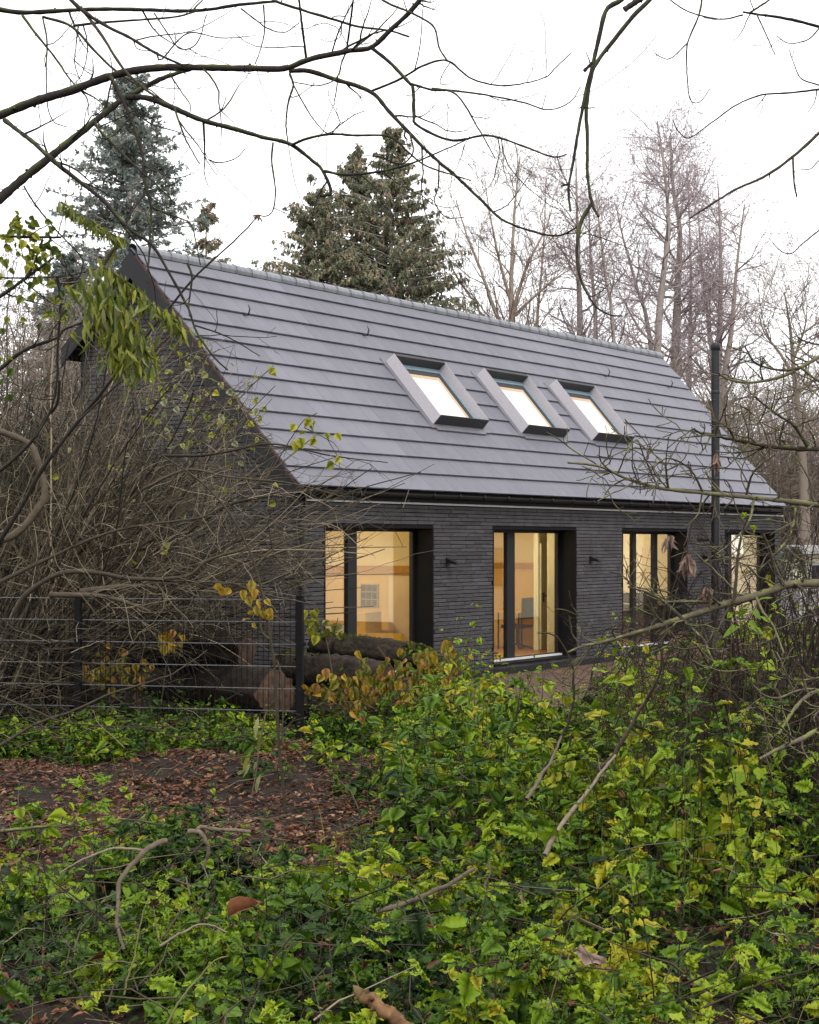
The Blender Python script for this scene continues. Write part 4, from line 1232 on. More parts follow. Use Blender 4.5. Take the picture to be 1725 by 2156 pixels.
limbD = [
    line(TA, [(-60, 20), (0, 40), (100, 52), (250, 45), (400, 38), (600, 40), (750, 45), (870, 40), (1000, 20), (1165, 5), (1180, 12), (1300, 50), (1400, 80), (1500, 110), (1640, 128), (1725, 155)], 11 / 2, 2.0, 11, 10.6, 60),
    line(TA, [(95, 65), (150, 140), (230, 240), (300, 340), (365, 412), (372, 485)], 3.4, 1.2, 10.9, 10.4),
    line(TA, [(180, 70), (300, 110), (400, 215), (490, 300), (600, 370), (700, 430), (830, 490)], 3.4, 1.5, 10.9, 10.3),
    line(TA, [(310, 108), (420, 95), (600, 82), (740, 70), (870, 35)], 3.0, 1.8, 10.9, 10.7),
    line(TA, [(330, 110), (320, 200), (315, 270), (340, 345)], 2.0, 1.0, 10.8, 10.5),
    line(TA, [(180, 75), (198, 170), (195, 300), (200, 440), (225, 510), (285, 535)], 2.2, 1.0, 10.9, 10.4),
    line(TA, [(650, 55), (700, 130), (760, 205), (830, 180), (870, 60)], 1.8, 1.2, 10.8, 10.5),
    line(TA, [(1015, 35), (1080, 85), (1130, 120), (1200, 135), (1260, 95)], 2, 1.1, 10.7, 10.4),
    line(TA, [(1110, 20), (1115, 120), (1100, 200), (1075, 270)], 2, 1.2, 10.7, 10.4),
]
branch_thing('overhanging_branch', 'thin level bough along the top left edge above the mossy one', 'tree branch', limbD, 'bark_dark', {**TWG, 'per_m': 3.0}, 'bare boughs reaching into the sky')
limbF = [
    line(TA, [(270, -30), (350, 45), (450, 110), (560, 165), (650, 220), (770, 275)], 4.5, 2.5, 9.8, 9.6),
    line(TA, [(340, 30), (430, 150), (520, 290), (620, 380), (660, 410)], 3.6, 2.4, 9.8, 9.4),
    line(TA, [(660, 220), (680, 250), (790, 140), (930, 160), (1080, 150)], 2.0, 1.0, 9.7, 9.5),
    line(TA, [(560, 165), (580, 205), (640, 215)], 1.5, 0.8, 9.7, 9.6),
]
branch_thing('overhanging_branch', 'brown forked twig slanting down from the top edge onto the mossy bough', 'tree branch', limbF, 'bark_twig', {**TWG, 'per_m': 1.5}, 'bare boughs reaching into the sky', tints=(0.0, 0.35))
limbR = [
    line(TB, [(915, -40), (890, 0), (830, 40), (800, 150), (770, 280), (740, 400), (710, 560), (690, 680), (670, 790), (678, 890)], 11 / 2, 2.4, 8.5, 8.2, 40),
    line(TB, [(1050, -50), (1010, 0), (940, 70), (860, 170), (790, 260), (765, 320), (745, 450), (750, 600), (750, 740), (770, 860), (797, 912)], 11 / 2, 3.0, 8.6, 8.2, 44),
    line(TB, [(765, 860), (725, 930), (710, 1000), (705, 1078), (723, 1180), (780, 1285), (845, 1325), (893, 1330)], 4.4, 1.5, 8.3, 8.0, 30),
    line(TB, [(905, 40), (950, 10), (1010, -30)], 6, 6, 8.4, 8.4),
    line(TB, [(735, 300), (770, 262)], 4, 3, 8.3),
    line(TB, [(670, 775), (640, 783)], 2.6, 1.6, 8.2),
]
branch_thing('overhanging_branch', 'pair of dark twigs hanging straight down at the upper right', 'tree branch', limbR, 'bark_dark', {**TWG, 'per_m': 1.0, 'len': (0.03, 0.12), 'sub': 0}, 'bare boughs reaching into the sky')
limbS = [
    line(TB, [(1800, 490), (1725, 560), (1620, 655), (1500, 740), (1350, 810), (1180, 920)], 8 / 2, 1.8, 8.0, 7.8, 30),
    line(TB, [(1615, 660), (1620, 760), (1630, 830)], 2.6, 2.0, 7.9),
]
branch_thing('overhanging_branch', 'straight brown twig with a hanging stub slanting in from the right edge', 'tree branch', limbS, 'bark_twig', {**TWG, 'per_m': 1.2, 'len': (0.02, 0.06), 'sub': 0}, 'bare boughs reaching into the sky', tints=(0.2, 0.5))
limbT = [
    line(TB, [(1800, 130), (1725, 112), (1600, 80), (1405, 50)], 4.2, 2.4, 8.8, 8.6),
    line(TB, [(1405, 62), (1310, 80), (1180, 50), (1100, 0), (1060, -40)], 1.8, 1.4, 8.6, 8.6),
    line(TB, [(1235, -30), (1220, 60), (1172, 180), (1168, 280), (1180, 410), (1220, 430), (1270, 370)], 2.4, 1.0, 8.6, 8.4),
    line(TB, [(1172, 180), (1100, 245), (1050, 235), (1025, 212)], 1.7, 0.9, 8.6, 8.4),
    line(TB, [(1460, 55), (1500, 140), (1540, 232)], 1.8, 1.2, 8.6, 8.5),
    line(TB, [(1725, 120), (1680, 165), (1600, 182), (1545, 150)], 1.8, 1.0, 8.6, 8.5),
    line(TB, [(1430, 55), (1500, 10), (1550, -30)], 2.4, 1.8, 8.6),
]
branch_thing('overhanging_branch', 'dark bough with drooping hooks in the top right corner', 'tree branch', limbT, 'bark_dark', {**TWG, 'per_m': 1.6, 'len': (0.05, 0.2), 'sub': 0}, 'bare boughs reaching into the sky')
limbU = [
    line(TB, [(1800, 355), (1725, 375), (1600, 390), (1480, 400), (1380, 440), (1280, 510), (1180, 580), (1130, 550), (1110, 505)], 2.6, 1.1, 8.6, 8.3),
    line(TB, [(1725, 358), (1650, 330), (1620, 270), (1600, 210)], 1.8, 0.9, 8.5, 8.4),
    line(TB, [(1500, 400), (1470, 440), (1450, 460)], 1.3, 0.8, 8.4),
]
branch_thing('overhanging_branch', 'thin hooked twig reaching in from the right edge above the straight brown twig', 'tree branch', limbU, 'bark_dark', {**TWG, 'per_m': 1.0, 'len': (0.04, 0.15), 'sub': 0}, 'bare boughs reaching into the sky')
limbV = [
    line(TB, [(1790, 925), (1725, 970), (1650, 1030), (1610, 1066), (1570, 1060), (1525, 1018)], 2.0, 1.0, 8.4, 8.3),
    line(TB, [(1790, 640), (1725, 675), (1690, 710), (1650, 712)], 1.9, 0.9, 8.4, 8.3),
]
branch_thing('overhanging_branch', 'small hooked twig tips at the right edge below the straight brown twig', 'tree branch', limbV, 'bark_dark', None, 'bare boughs reaching into the sky')

# leafless spruce boughs at the right, nearer than the house
DEAD = dict(per_m=11, len=(0.08, 0.42), sub=3, up=0.0, tip_up=0.02, rmax=0.0085, tip=0.0034, ang=(40, 85))
boughs = [
    ('long lichen-grey dead bough slanting across the lower right in front of the last windows', [
        line(TK, [(1640, 500), (1466, 565), (1300, 570), (1150, 590), (1050, 630), (900, 680), (760, 720), (600, 760), (450, 815), (300, 860), (150, 910), (0, 960)], 9.5, 5.5, 11.5, 11.2, 50),
        line(TD, [(1390, 1318), (1330, 1335), (1270, 1352), (1225, 1362), (1195, 1374)], 5, 2.4, 11.2, 11.0),
        line(TK, [(1150, 590), (1060, 400), (1010, 230), (960, 120)], 5, 2.2, 11.4, 11.1),
        line(TK, [(700, 740), (720, 540), (740, 300), (780, 100), (820, 0)], 4.4, 2, 11.3, 11.0),
        line(TK, [(560, 740), (350, 735), (140, 735), (60, 720), (-80, 650), (-250, 600)], 3.4, 1.8, 11.3, 11.0),
        line(TK, [(60, 720), (200, 850), (350, 1000), (440, 1090), (480, 1200), (560, 1330)], 4.2, 2.2, 11.2, 10.8),
        line(TK, [(900, 690), (960, 820), (1060, 960), (1150, 1200)], 3.5, 1.8, 11.3, 11.0),
        line(TK, [(1250, 570), (1330, 640), (1400, 800), (1480, 900)], 3.4, 1.8, 11.4, 11.0)]),
    ('level dead spruce bough crossing the eaves at the right with bare side twigs', [
        line(T4, [(1850, 940), (1725, 935), (1600, 920), (1450, 905), (1290, 890), (1120, 870), (1000, 835), (900, 790), (780, 775)], 6.5, 2.2, 11.8, 11.2, 50),
        line(T4, [(1120, 870), (1070, 760), (1040, 690), (1000, 740)], 2.2, 1.3, 11.5, 11.2),
        line(T4, [(1290, 890), (1240, 800), (1160, 760), (1095, 790)], 2.4, 1.3, 11.5, 11.2),
        line(T4, [(1000, 835), (940, 870), (915, 910)], 2.0, 1.2, 11.4, 11.2),
        line(T4, [(1160, 870), (1150, 780), (1160, 680)], 2.0, 1.1, 11.4, 11.2),
        line(T4, [(950, 815), (905, 770), (900, 715)], 2.0, 1.1, 11.3, 11.1),
        line(T4, [(1450, 905), (1470, 830), (1500, 790), (1560, 745)], 3.0, 1.6, 11.6, 11.3),
        line(T4, [(1480, 910), (1460, 1000), (1380, 1090), (1290, 1150)], 3.0, 1.5, 11.6, 11.2),
        line(T4, [(1640, 925), (1620, 1040), (1560, 1120), (1500, 1180)], 3.0, 1.5, 11.7, 11.3)]),
    ('dead spruce bough across the flue below its middle, tips pointing left', [
        line(TR, [(1850, 1370), (1725, 1360), (1530, 1360), (1320, 1345), (1200, 1335), (980, 1295), (820, 1265), (680, 1235), (570, 1215), (480, 1195), (400, 1150)], 6.5, 2, 12.0, 11.6, 50),
        line(TR, [(570, 1215), (400, 1230), (260, 1248)], 2.4, 1.4, 11.6, 11.4),
        line(TR, [(820, 1265), (800, 1190), (730, 1110), (570, 1045)], 2.2, 1.2, 11.7, 11.5),
        line(TR, [(1600, 1330), (1520, 1200), (1440, 1090), (1300, 1010), (1110, 865), (1055, 815)], 4.4, 2.0, 11.9, 11.5),
        line(TR, [(1220, 945), (1250, 830), (1275, 690)], 1.7, 0.9, 11.6, 11.5),
        line(TR, [(1220, 945), (1120, 1000), (1000, 1065)], 1.7, 0.9, 11.6, 11.5),
        line(TR, [(985, 1295), (970, 1150), (920, 1010)], 1.9, 1.0, 11.7, 11.5),
        line(TR, [(1195, 1335), (1150, 1180), (1085, 1050)], 1.9, 1.0, 11.7, 11.5),
        line(TR, [(1370, 1070), (1180, 1195)], 1.5, 0.9, 11.7, 11.5),
        line(TR, [(980, 1305), (860, 1440), (760, 1550), (720, 1610)], 2.0, 1.0, 11.7, 11.5),
        line(TR, [(580, 1225), (520, 1350), (440, 1430)], 1.9, 1.0, 11.6, 11.5)]),
    ('upper dead bough with upcurved tips right of the flue top', [
        line(TR, [(1850, 340), (1725, 390), (1640, 440), (1530, 500), (1400, 570), (1250, 620), (1050, 655), (900, 655), (760, 625), (670, 570)], 4.8, 2.0, 12.0, 11.6, 40),
        line(TR, [(1530, 500), (1380, 530), (1200, 510), (1050, 450), (990, 370), (945, 280)], 3.0, 1.8, 11.8, 11.6),
        line(TR, [(1510, 490), (1430, 430), (1370, 375)], 2.0, 1.2, 11.8),
        line(TR, [(1540, 505), (1640, 590), (1725, 650), (1800, 690)], 3.0, 2.4, 11.8),
        line(TR, [(1800, 265), (1725, 260), (1580, 225), (1490, 170)], 2.6, 1.6, 11.8),
        line(TR, [(1800, 640), (1670, 770), (1580, 880)], 2.6, 1.2, 11.8, 11.6)]),
    ('tangled dead bough low at the right edge under the grey bough', [
        line(TK, [(1640, 1640), (1466, 1545), (1340, 1600), (1230, 1720), (1150, 1850), (1100, 1930)], 6, 2.5, 10.6, 10.2, 30),
        line(TK, [(1640, 1900), (1466, 1890), (1330, 1960), (1200, 2010), (1040, 2090), (930, 2150)], 7, 3, 10.2, 9.8, 30),
        line(TK, [(1600, 1560), (1400, 1520), (1250, 1540), (1100, 1600), (950, 1560), (840, 1440)], 3.0, 1.6, 10.6, 10.3),
        line(TK, [(1640, 1380), (1400, 1430), (1250, 1440), (1050, 1400), (870, 1300)], 2.8, 1.4, 10.8, 10.4)]),
]
for k, (lab, ls) in enumerate(boughs):
    branch_thing('dead_bough', lab, 'tree branch', ls, 'bark_green', {**DEAD, 'per_m': 12 if k < 4 else 14, 'len': (0.06, 0.42) if k != 3 else (0.05, 0.28)}, 'dead spruce boughs at the right', tints=(0.2, 0.8))
# dry tassels hanging on the boughs
def dry_tuft(label, x, y, Yd, L, n, group='withered tufts on the dead boughs'):
    p = pt(x, y, Yd)
    n = int(n * 1.6)
    d = unit(np.array([0, 0, -1.0]) + rng.normal(0, 0.33, (n, 3)))
    pos = p + rng.normal(0, 0.01, (n, 3))
    o = Leaves().add(LANCE, pos, d, unit(rng.normal(size=(n, 3))), L * rng.uniform(0.5, 1.1, n), L * 0.13, rng.uniform(0.75, 1, n), droop=0.1, fold=0.3).build('withered_leaves', M['litter_pale'], None, p)
    o.location = p
    return tag(o, label, 'dead leaves', group)
M['litter_pale'] = tinted('withered_leaf', [(0.0, (0.12, 0.07, 0.05)), (0.7, (0.26, 0.16, 0.12)), (1.0, (0.36, 0.25, 0.20))], 0.7, 0.2, 0.2, 0.3, 40)
dry_tuft('pinkish withered leaf tuft hanging by the third window, uppermost of the two big tufts', 1450, 1172, 11.3, 0.14, 16)
dry_tuft('pinkish withered leaf tuft sitting on the grey bough, lower of the two big tufts', 1490, 1240, 11.3, 0.13, 16)
dry_tuft('small withered tuft hanging at the top of the third window', 1406, 1132, 11.2, 0.11, 8)
dry_tuft('brown needle tuft hanging in front of the flue', 1510, 957, 11.6, 0.12, 12)

# ------------------------------------------------------------------ the big bare shrub at the left
def shrub_stem(x, Yd, ang, L, bend, n=20):
    p = np.array([(x - CX) / F * Yd, Yd, 0.0])
    a1 = math.radians(ang)
    d = unit(np.array([math.cos(a1) * 0.35, rng.normal(0, 0.12), 1.0]))
    goal = np.array([math.cos(a1), rng.normal(0, 0.18), math.sin(a1)])
    P = [p]
    for k in range(n - 1):
        d = unit(d + (goal - d) * (0.32 if k < 7 else 0.0) + np.array([rng.normal(0, 0.06), rng.normal(0, 0.05), rng.normal(0, 0.055) - (bend if k > 6 else 0)]))
        P.append(P[-1] + d * L / (n - 1))
    return np.array(P)
o0 = np.array([pt(120, 1290, 19.6)[0], 19.6, 0.0])
bush = tag(empty('bare_shrub', tuple(o0)), 'huge tangled bare brown shrub filling the left side before the gable', 'shrub')
mains = [
    line(TL_, [(-60, 1240), (0, 1210), (330, 1050), (640, 910), (900, 830), (1200, 790), (1400, 760), (1560, 680)], 4.5, 1.8, 17.5, 18.5),
    line(TL_, [(130, 1500), (400, 1050), (700, 800), (1000, 560), (1130, 400), (1280, 200), (1380, 40), (1480, -130)], 5.0, 1.8, 21.8, 21),
    line(TL_, [(300, 1500), (500, 1080), (780, 760), (950, 560), (1130, 330), (1290, 30), (1350, -120)], 5.5, 1.8, 22.2, 21.2),
    line(TL_, [(400, 1500), (600, 1180), (850, 1010), (1160, 950), (1400, 800), (1560, 690), (1725, 640), (1900, 610)], 5.4, 2.2, 21.9, 21.2),
    line(TL_, [(100, 1420), (200, 1280), (430, 1150), (700, 1150), (930, 1190), (1300, 1170), (1450, 1060), (1700, 980)], 6, 3, 18.5, 18.2),
    line(TL_, [(930, 1190), (1250, 1205), (1600, 1220), (1725, 1260), (1900, 1310), (2200, 1370)], 3.4, 1.6, 18.4, 18.2),
    line(TL_, [(0, 160), (190, 240), (250, 330), (310, 600), (220, 760), (100, 880), (-60, 950)], 7, 8, 18.0, 17.6),
    line(TL_, [(350, 1300), (700, 1310), (900, 1360), (1050, 1420)], 7, 3.5, 19, 18.8),
    line(TL_, [(560, 1280), (800, 1250), (1000, 1240), (1100, 1260)], 8, 4, 19.2, 19),
    line(TL_, [(1130, 330), (1400, 330), (1600, 300), (1900, 250), (2300, 330), (2700, 380)], 3.2, 1.0, 19.2, 18.6),
    line(TL_, [(1000, 560), (1300, 430), (1600, 480), (2000, 520), (2400, 620)], 3.2, 1.0, 19.2, 18.8),
]
for q in (1, 2, 3):
    P, R = mains[q]
    g = np.array([P[0, 0] - 0.25, P[0, 1] + 0.3, 0.0])
    mains[q] = (smooth_path(np.vstack([[g], P]), len(P)), R)
for P, R in mains:
    Tubes().add(P, R, 7, rng.uniform(0.1, 0.5)).build('stem', M['bark_twig'], bush, o0)
S = []
for k in range(155):
    x = rng.uniform(-140, 130) if k > 50 else rng.uniform(-120, 120)
    S.append(shrub_stem(x, rng.uniform(21.5, 23.0), rng.uniform(16, 74) if k > 25 else rng.uniform(60, 120), (rng.uniform(2.0, 4.4) if k % 4 else rng.uniform(3.4, 5.2)) + 1.9, rng.uniform(0.0, 0.05)))
S = np.array(S)
def clip_stems(S):
    """shorten the stems that would grow out of the shrub's outline"""
    for q in range(len(S)):
        x, y = CX + F * S[q, :, 0] / S[q, :, 1], HY - F * (S[q, :, 2] - EYE) / S[q, :, 1]
        lim = np.interp(y, [520, 640, 700, 780, 860, 930, 985, 1040, 1130], [120, 300, 480, 560, 590, 660, 900, 900, 800])
        bad = np.where(x > lim * rng.uniform(0.85, 1.1))[0]
        if len(bad) and bad[0] > 2:
            S[q] = smooth_path(S[q, :bad[0]], S.shape[1])
    return S
S = clip_stems(S)
RS = np.linspace(0.016, 0.004, S.shape[1])[None] * rng.uniform(0.5, 1.6, (len(S), 1))
tint_s = rng.beta(1.6, 2.2, len(S))
for k in range(60):
    Tubes().add(S[k], RS[k], 5, tint_s[k]).build('stem', M['bark_twig'], bush, o0)
tw = Tubes().add(S[60:], RS[60:], 4, tint_s[60:])
Pm = np.array([smooth_path(P, 20) for P, R in mains])
Rm = np.array([np.linspace(R[0], R[-1], 20) for P, R in mains])
SA, RA = np.concatenate([S, Pm]), np.concatenate([RS, Rm])
B1, Q1, _ = spawn(SA, RA, 9, 0.25, 1, (15, 65), (0.35, 1.4), 7, -0.02, 0.17, None, 0.6, 0.003, 0.0065, tip_up=-0.05)
def in_shrub(B):
    """the shrub thins out towards the right: keep what lies inside its outline"""
    x, y = CX + F * B[:, -1, 0] / B[:, -1, 1], HY - F * (B[:, -1, 2] - EYE) / B[:, -1, 1]
    lim = np.interp(y, [560, 640, 700, 780, 860, 930, 985, 1040, 1130, 1200, 1300], [150, 300, 480, 560, 590, 640, 760, 860, 800, 720, 640])
    return x < lim * (1 + rng.normal(0, 0.05, len(x)))
k1 = in_shrub(B1)
B1, Q1 = B1[k1], Q1[k1]
B2, Q2, _ = spawn(B1, Q1, 3, 0.15, 1, (20, 75), (0.15, 0.6), 5, -0.02, 0.16, (0.0026, 0.0042), 0.8, 0.0022)
k2 = in_shrub(B2)
B2, Q2 = B2[k2], Q2[k2]
tw.add(B1, Q1, 3, np.clip(rng.normal(0.5, 0.25, len(B1)), 0, 1)).add(B2, Q2, 3, np.clip(rng.normal(0.6, 0.25, len(B2)), 0, 1))
tag(tw.build('twigs', M['bark_twig'], bush, o0), kind='stuff')
# its last pale leaves
def to_print(P):
    return CX + F * P[..., 0] / P[..., 1], HY - F * (P[..., 2] - EYE) / P[..., 1]
tips = np.concatenate([B1[:, -1], B1[:, 3], B2[:, -1]])
px, py = to_print(tips)
def pick_leaf(n, x0, x1, y0, y1):
    k = np.where((px > x0) & (px < x1) & (py > y0) & (py < y1))[0]
    return tips[rng.choice(k, min(n, len(k)), replace=False)] if len(k) else np.zeros((0, 3))
sites = np.concatenate([pick_leaf(150, 300, 560, 600, 940), pick_leaf(30, 100, 400, 880, 1180), pick_leaf(8, 440, 640, 960, 1060)])
mL = [make_mesh('leaf', *[(lambda V, T: (V, [T]))(*leaves(OVATE_PLAIN, np.zeros((1, 3)), np.array([[1., 0, 0]]), np.array([[0, 0, 1.]]), 1.0, 0.85, droop=0.3, fold=0.2))][0], M['pale_leaf'], tint=np.full(len(OVATE_PLAIN[1]), v), smooth=True) for v in (0.2, 0.45, 0.6, 0.75, 0.9, 1.0)]
def leaf_matrix(p, d, nrm, L):
    d = unit(np.asarray(d, float)); s = unit(np.cross(nrm, d)); u = np.cross(d, s)
    m = np.eye(4); m[:3, 0], m[:3, 1], m[:3, 2], m[:3, 3] = d * L, s * L, u * L, p
    return Matrix(m.tolist())
def leaf_objects(parent, o, meshes, pos, d, nrm, L):
    for k in range(len(pos)):
        ob = link(bpy.data.objects.new('leaf', meshes[rng.integers(len(meshes))]), parent)
        ob.matrix_local = leaf_matrix(pos[k] - np.asarray(o), d[k], nrm[k], L[k])
n = len(sites)
leaf_objects(bush, o0, mL, sites, rand_dir(n, (-1.4, 0.1)), unit(np.array([0.0, -1, 0.5]) + rng.normal(0, 0.6, (n, 3))), rng.uniform(0.06, 0.105, n))
# heart-leaved creeper strands over the roof edge
strand = [line(TD, [(560, 1010), (590, 960), (615, 920), (640, 885), (668, 870)], 1.6, 0.8, 18.6), line(TD, [(640, 900), (680, 920), (705, 935), (720, 960)], 1.2, 0.7, 18.6), line(TD, [(690, 925), (712, 965), (715, 985)], 1.0, 0.6, 18.6)]
cre = branch_thing('creeper_sprig', 'thin sprig with bright yellow-green leaves in front of the lower roof edge', 'creeper', strand, 'bark_twig')
cp = np.array([pt(x, y, 18.58) for x, y in [(627, 928), (636, 905), (655, 882), (665, 890), (658, 896), (631, 922), (669, 915), (686, 912), (708, 912), (716, 963), (704, 975), (621, 893), (664, 924), (575, 775), (568, 778)]])
leaf_objects(cre, strand[0][0][0], [m for m in mL[1:4]], cp, rand_dir(len(cp), (-1.5, -0.3)), unit(np.array([0.0, -1, 0.3]) + rng.normal(0, 0.35, (len(cp), 3))), rng.uniform(0.085, 0.13, len(cp)))

# creeper with green leaves at the far left
ivl = [line(T3, [(-40, 150), (0, 150), (120, 155), (258, 157)], 3.6, 2.4, 13),
       line(T3, [(-40, 420), (0, 405), (100, 335), (160, 290), (228, 240)], 4.5, 2.2, 13),
       line(T3, [(180, 165), (160, 220), (130, 300), (115, 318)], 3, 2, 13),
       line(T3, [(-40, 325), (80, 328), (200, 325), (290, 318), (400, 290), (450, 270)], 2.2, 1.2, 13),
       line(T3, [(-30, 720), (0, 710), (60, 660), (130, 620), (240, 580), (270, 545), (340, 518)], 5, 2.2, 13.4),
       line(T3, [(240, 320), (255, 420), (250, 520), (242, 650), (240, 760), (215, 880), (150, 1000)], 3.2, 2.2, 13.2),
       line(T3, [(240, 240), (320, 330), (348, 280), (335, 230), (240, 130), (150, 20), (100, -60)], 1.6, 2.0, 13.2),
       line(T3, [(290, 600), (275, 680), (262, 780), (262, 850)], 1.5, 1.2, 13.2)]
ivy = branch_thing('leafy_branch', 'branch with yellowing green leaves at the left edge beside the blue spruce', 'tree branch', ivl, 'bark_dark', {**TWG, 'per_m': 6, 'len': (0.1, 0.45), 'sub': 2})
lp = []
for x, y, sx, sy, n in [(95, 110, 35, 25, 16), (150, 175, 45, 40, 26), (60, 100, 50, 30, 8), (120, 210, 60, 40, 14), (200, 230, 30, 60, 12), (30, 260, 30, 80, 10), (160, 280, 60, 40, 8), (190, 350, 50, 30, 6), (120, 400, 30, 10, 3), (255, 450, 40, 50, 10), (200, 480, 30, 40, 6), (45, 520, 30, 30, 5), (80, 690, 60, 60, 5)]:
    lp += [pt(*T3(x + rng.normal(0, sx), y + rng.normal(0, sy)), 13.0 + rng.normal(0, 0.15)) for _ in range(n)]
lp = np.array(lp)
mG = [make_mesh('leaf', *[(lambda V, T: (V, [T]))(*leaves(OVATE_PLAIN, np.zeros((1, 3)), np.array([[1., 0, 0]]), np.array([[0, 0, 1.]]), 1.0, 0.8, droop=0.35, fold=0.2))][0], M['pale_leaf'], tint=np.full(len(OVATE_PLAIN[1]), v), smooth=True) for v in (0.0, 0.15, 0.3, 0.5, 0.65)]
leaf_objects(ivy, ivl[0][0][0], mG, lp, rand_dir(len(lp), (-1.6, 0.0)), unit(np.array([0.0, -0.8, 0.5]) + rng.normal(0, 0.5, (len(lp), 3))), rng.uniform(0.05, 0.085, len(lp)))

# drape of long yellow-green leaves
dl = [line(TD, [(128, 425), (150, 440), (190, 470), (230, 490), (262, 505)], 2.4, 1.6, 12.5),
      line(TD, [(212, 560), (235, 572), (275, 600), (320, 640), (360, 665), (392, 700)], 2.4, 1.4, 12.5),
      line(TD, [(262, 505), (235, 530), (212, 570), (200, 620)], 5, 4, 12.6),
      line(TD, [(205, 600), (230, 650), (250, 700), (265, 740), (280, 770)], 2.5, 1.6, 12.5)]
dr = branch_thing('leafy_branch', 'hanging drape of long limp yellow-green leaves before the gable top', 'tree branch', dl, 'bark_green')
def comb(P, n, L, spread):
    t = rng.uniform(0, 1, n) * (len(P) - 1.01)
    i = t.astype(int)
    p = P[i] + (P[i + 1] - P[i]) * (t - i)[:, None] + rng.normal(0, spread, (n, 3)) * np.array([1, 1, 0.6])
    return p, unit(np.array([0.1, 0, -1.0]) + rng.normal(0, 0.28, (n, 3))), rng.uniform(*L, n)
sets = [comb(dl[0][0], 70, (0.06, 0.11), 0.018), comb(dl[1][0], 62, (0.10, 0.20), 0.015), comb(dl[3][0], 150, (0.11, 0.23), 0.085), comb(dl[2][0], 16, (0.08, 0.14), 0.04)]
pp = np.concatenate([s[0] for s in sets]); dd = np.concatenate([s[1] for s in sets]); ll = np.concatenate([s[2] for s in sets])
mD = [make_mesh('leaf', *[(lambda V, T: (V, [T]))(*leaves(LANCE, np.zeros((1, 3)), np.array([[1., 0, 0]]), np.array([[0, 0, 1.]]), 1.0, 0.20, droop=dv, fold=0.16))][0], M['pale_leaf'], tint=np.full(len(LANCE[1]), v), smooth=True) for v, dv in ((0.1, 0.1), (0.25, 0.45), (0.35, -0.25), (0.42, 0.2), (0.55, 0.35), (0.95, 0.5))]
ll = ll * 0.74
leaf_objects(dr, dl[0][0][0], mD, pp, dd, unit(np.array([0.0, -1, 0.2]) + rng.normal(0, 0.7, (len(pp), 3))), ll)

sets = [comb(dl[0][0], 110, (0.05, 0.09), 0.022), comb(dl[1][0], 90, (0.07, 0.13), 0.022), comb(dl[3][0], 260, (0.07, 0.15), 0.10)]
pp = np.concatenate([q[0] for q in sets]); dd = np.concatenate([q[1] for q in sets]); l2 = np.concatenate([q[2] for q in sets])
tag(Leaves().add(LANCE, pp - dl[0][0][0], dd, unit(np.array([0.0, -1, 0.2]) + rng.normal(0, 0.8, (len(pp), 3))), l2, l2 * 0.2, rng.uniform(0.0, 0.6, len(pp)), droop=rng.uniform(-0.2, 0.5, len(pp)), fold=0.15).build('small_leaves', M['pale_leaf'], dr), kind='stuff')

# long brown shoots crossing from the lower left up to the sky
shoots = [line(T3, [(-60, 1560), (0, 1435), (100, 1275), (180, 1130), (330, 930), (420, 820), (520, 690), (700, 470), (830, 315), (1000, 160), (1090, 62)], 5.5, 1.4, 15, 14.4, 50),
          line(T3, [(-60, 1160), (0, 1140), (130, 1020), (190, 920), (240, 860), (250, 760)], 4.2, 3, 14.8, 14.4),
          line(T3, [(330, 930), (480, 790), (600, 690), (720, 570)], 2.6, 1.2, 14.7, 14.5)]
sh = branch_thing('long_shoot', 'long bare brown shoot slanting from the left edge to a withered leaf star', 'tree branch', shoots, 'bark_twig', {**TWG, 'per_m': 1.2, 'len': (0.1, 0.5), 'sub': 1}, tints=(0.0, 0.3))
p = shoots[0][0][-1]
Leaves().add(LANCE, np.repeat(p[None], 8, 0), rand_dir(8, (-2, 0.3)), up_ish(8, 1), rng.uniform(0.05, 0.08, 8), 0.02, 0.4).build('dry_leaf', M['litter'], sh, shoots[0][0][0])

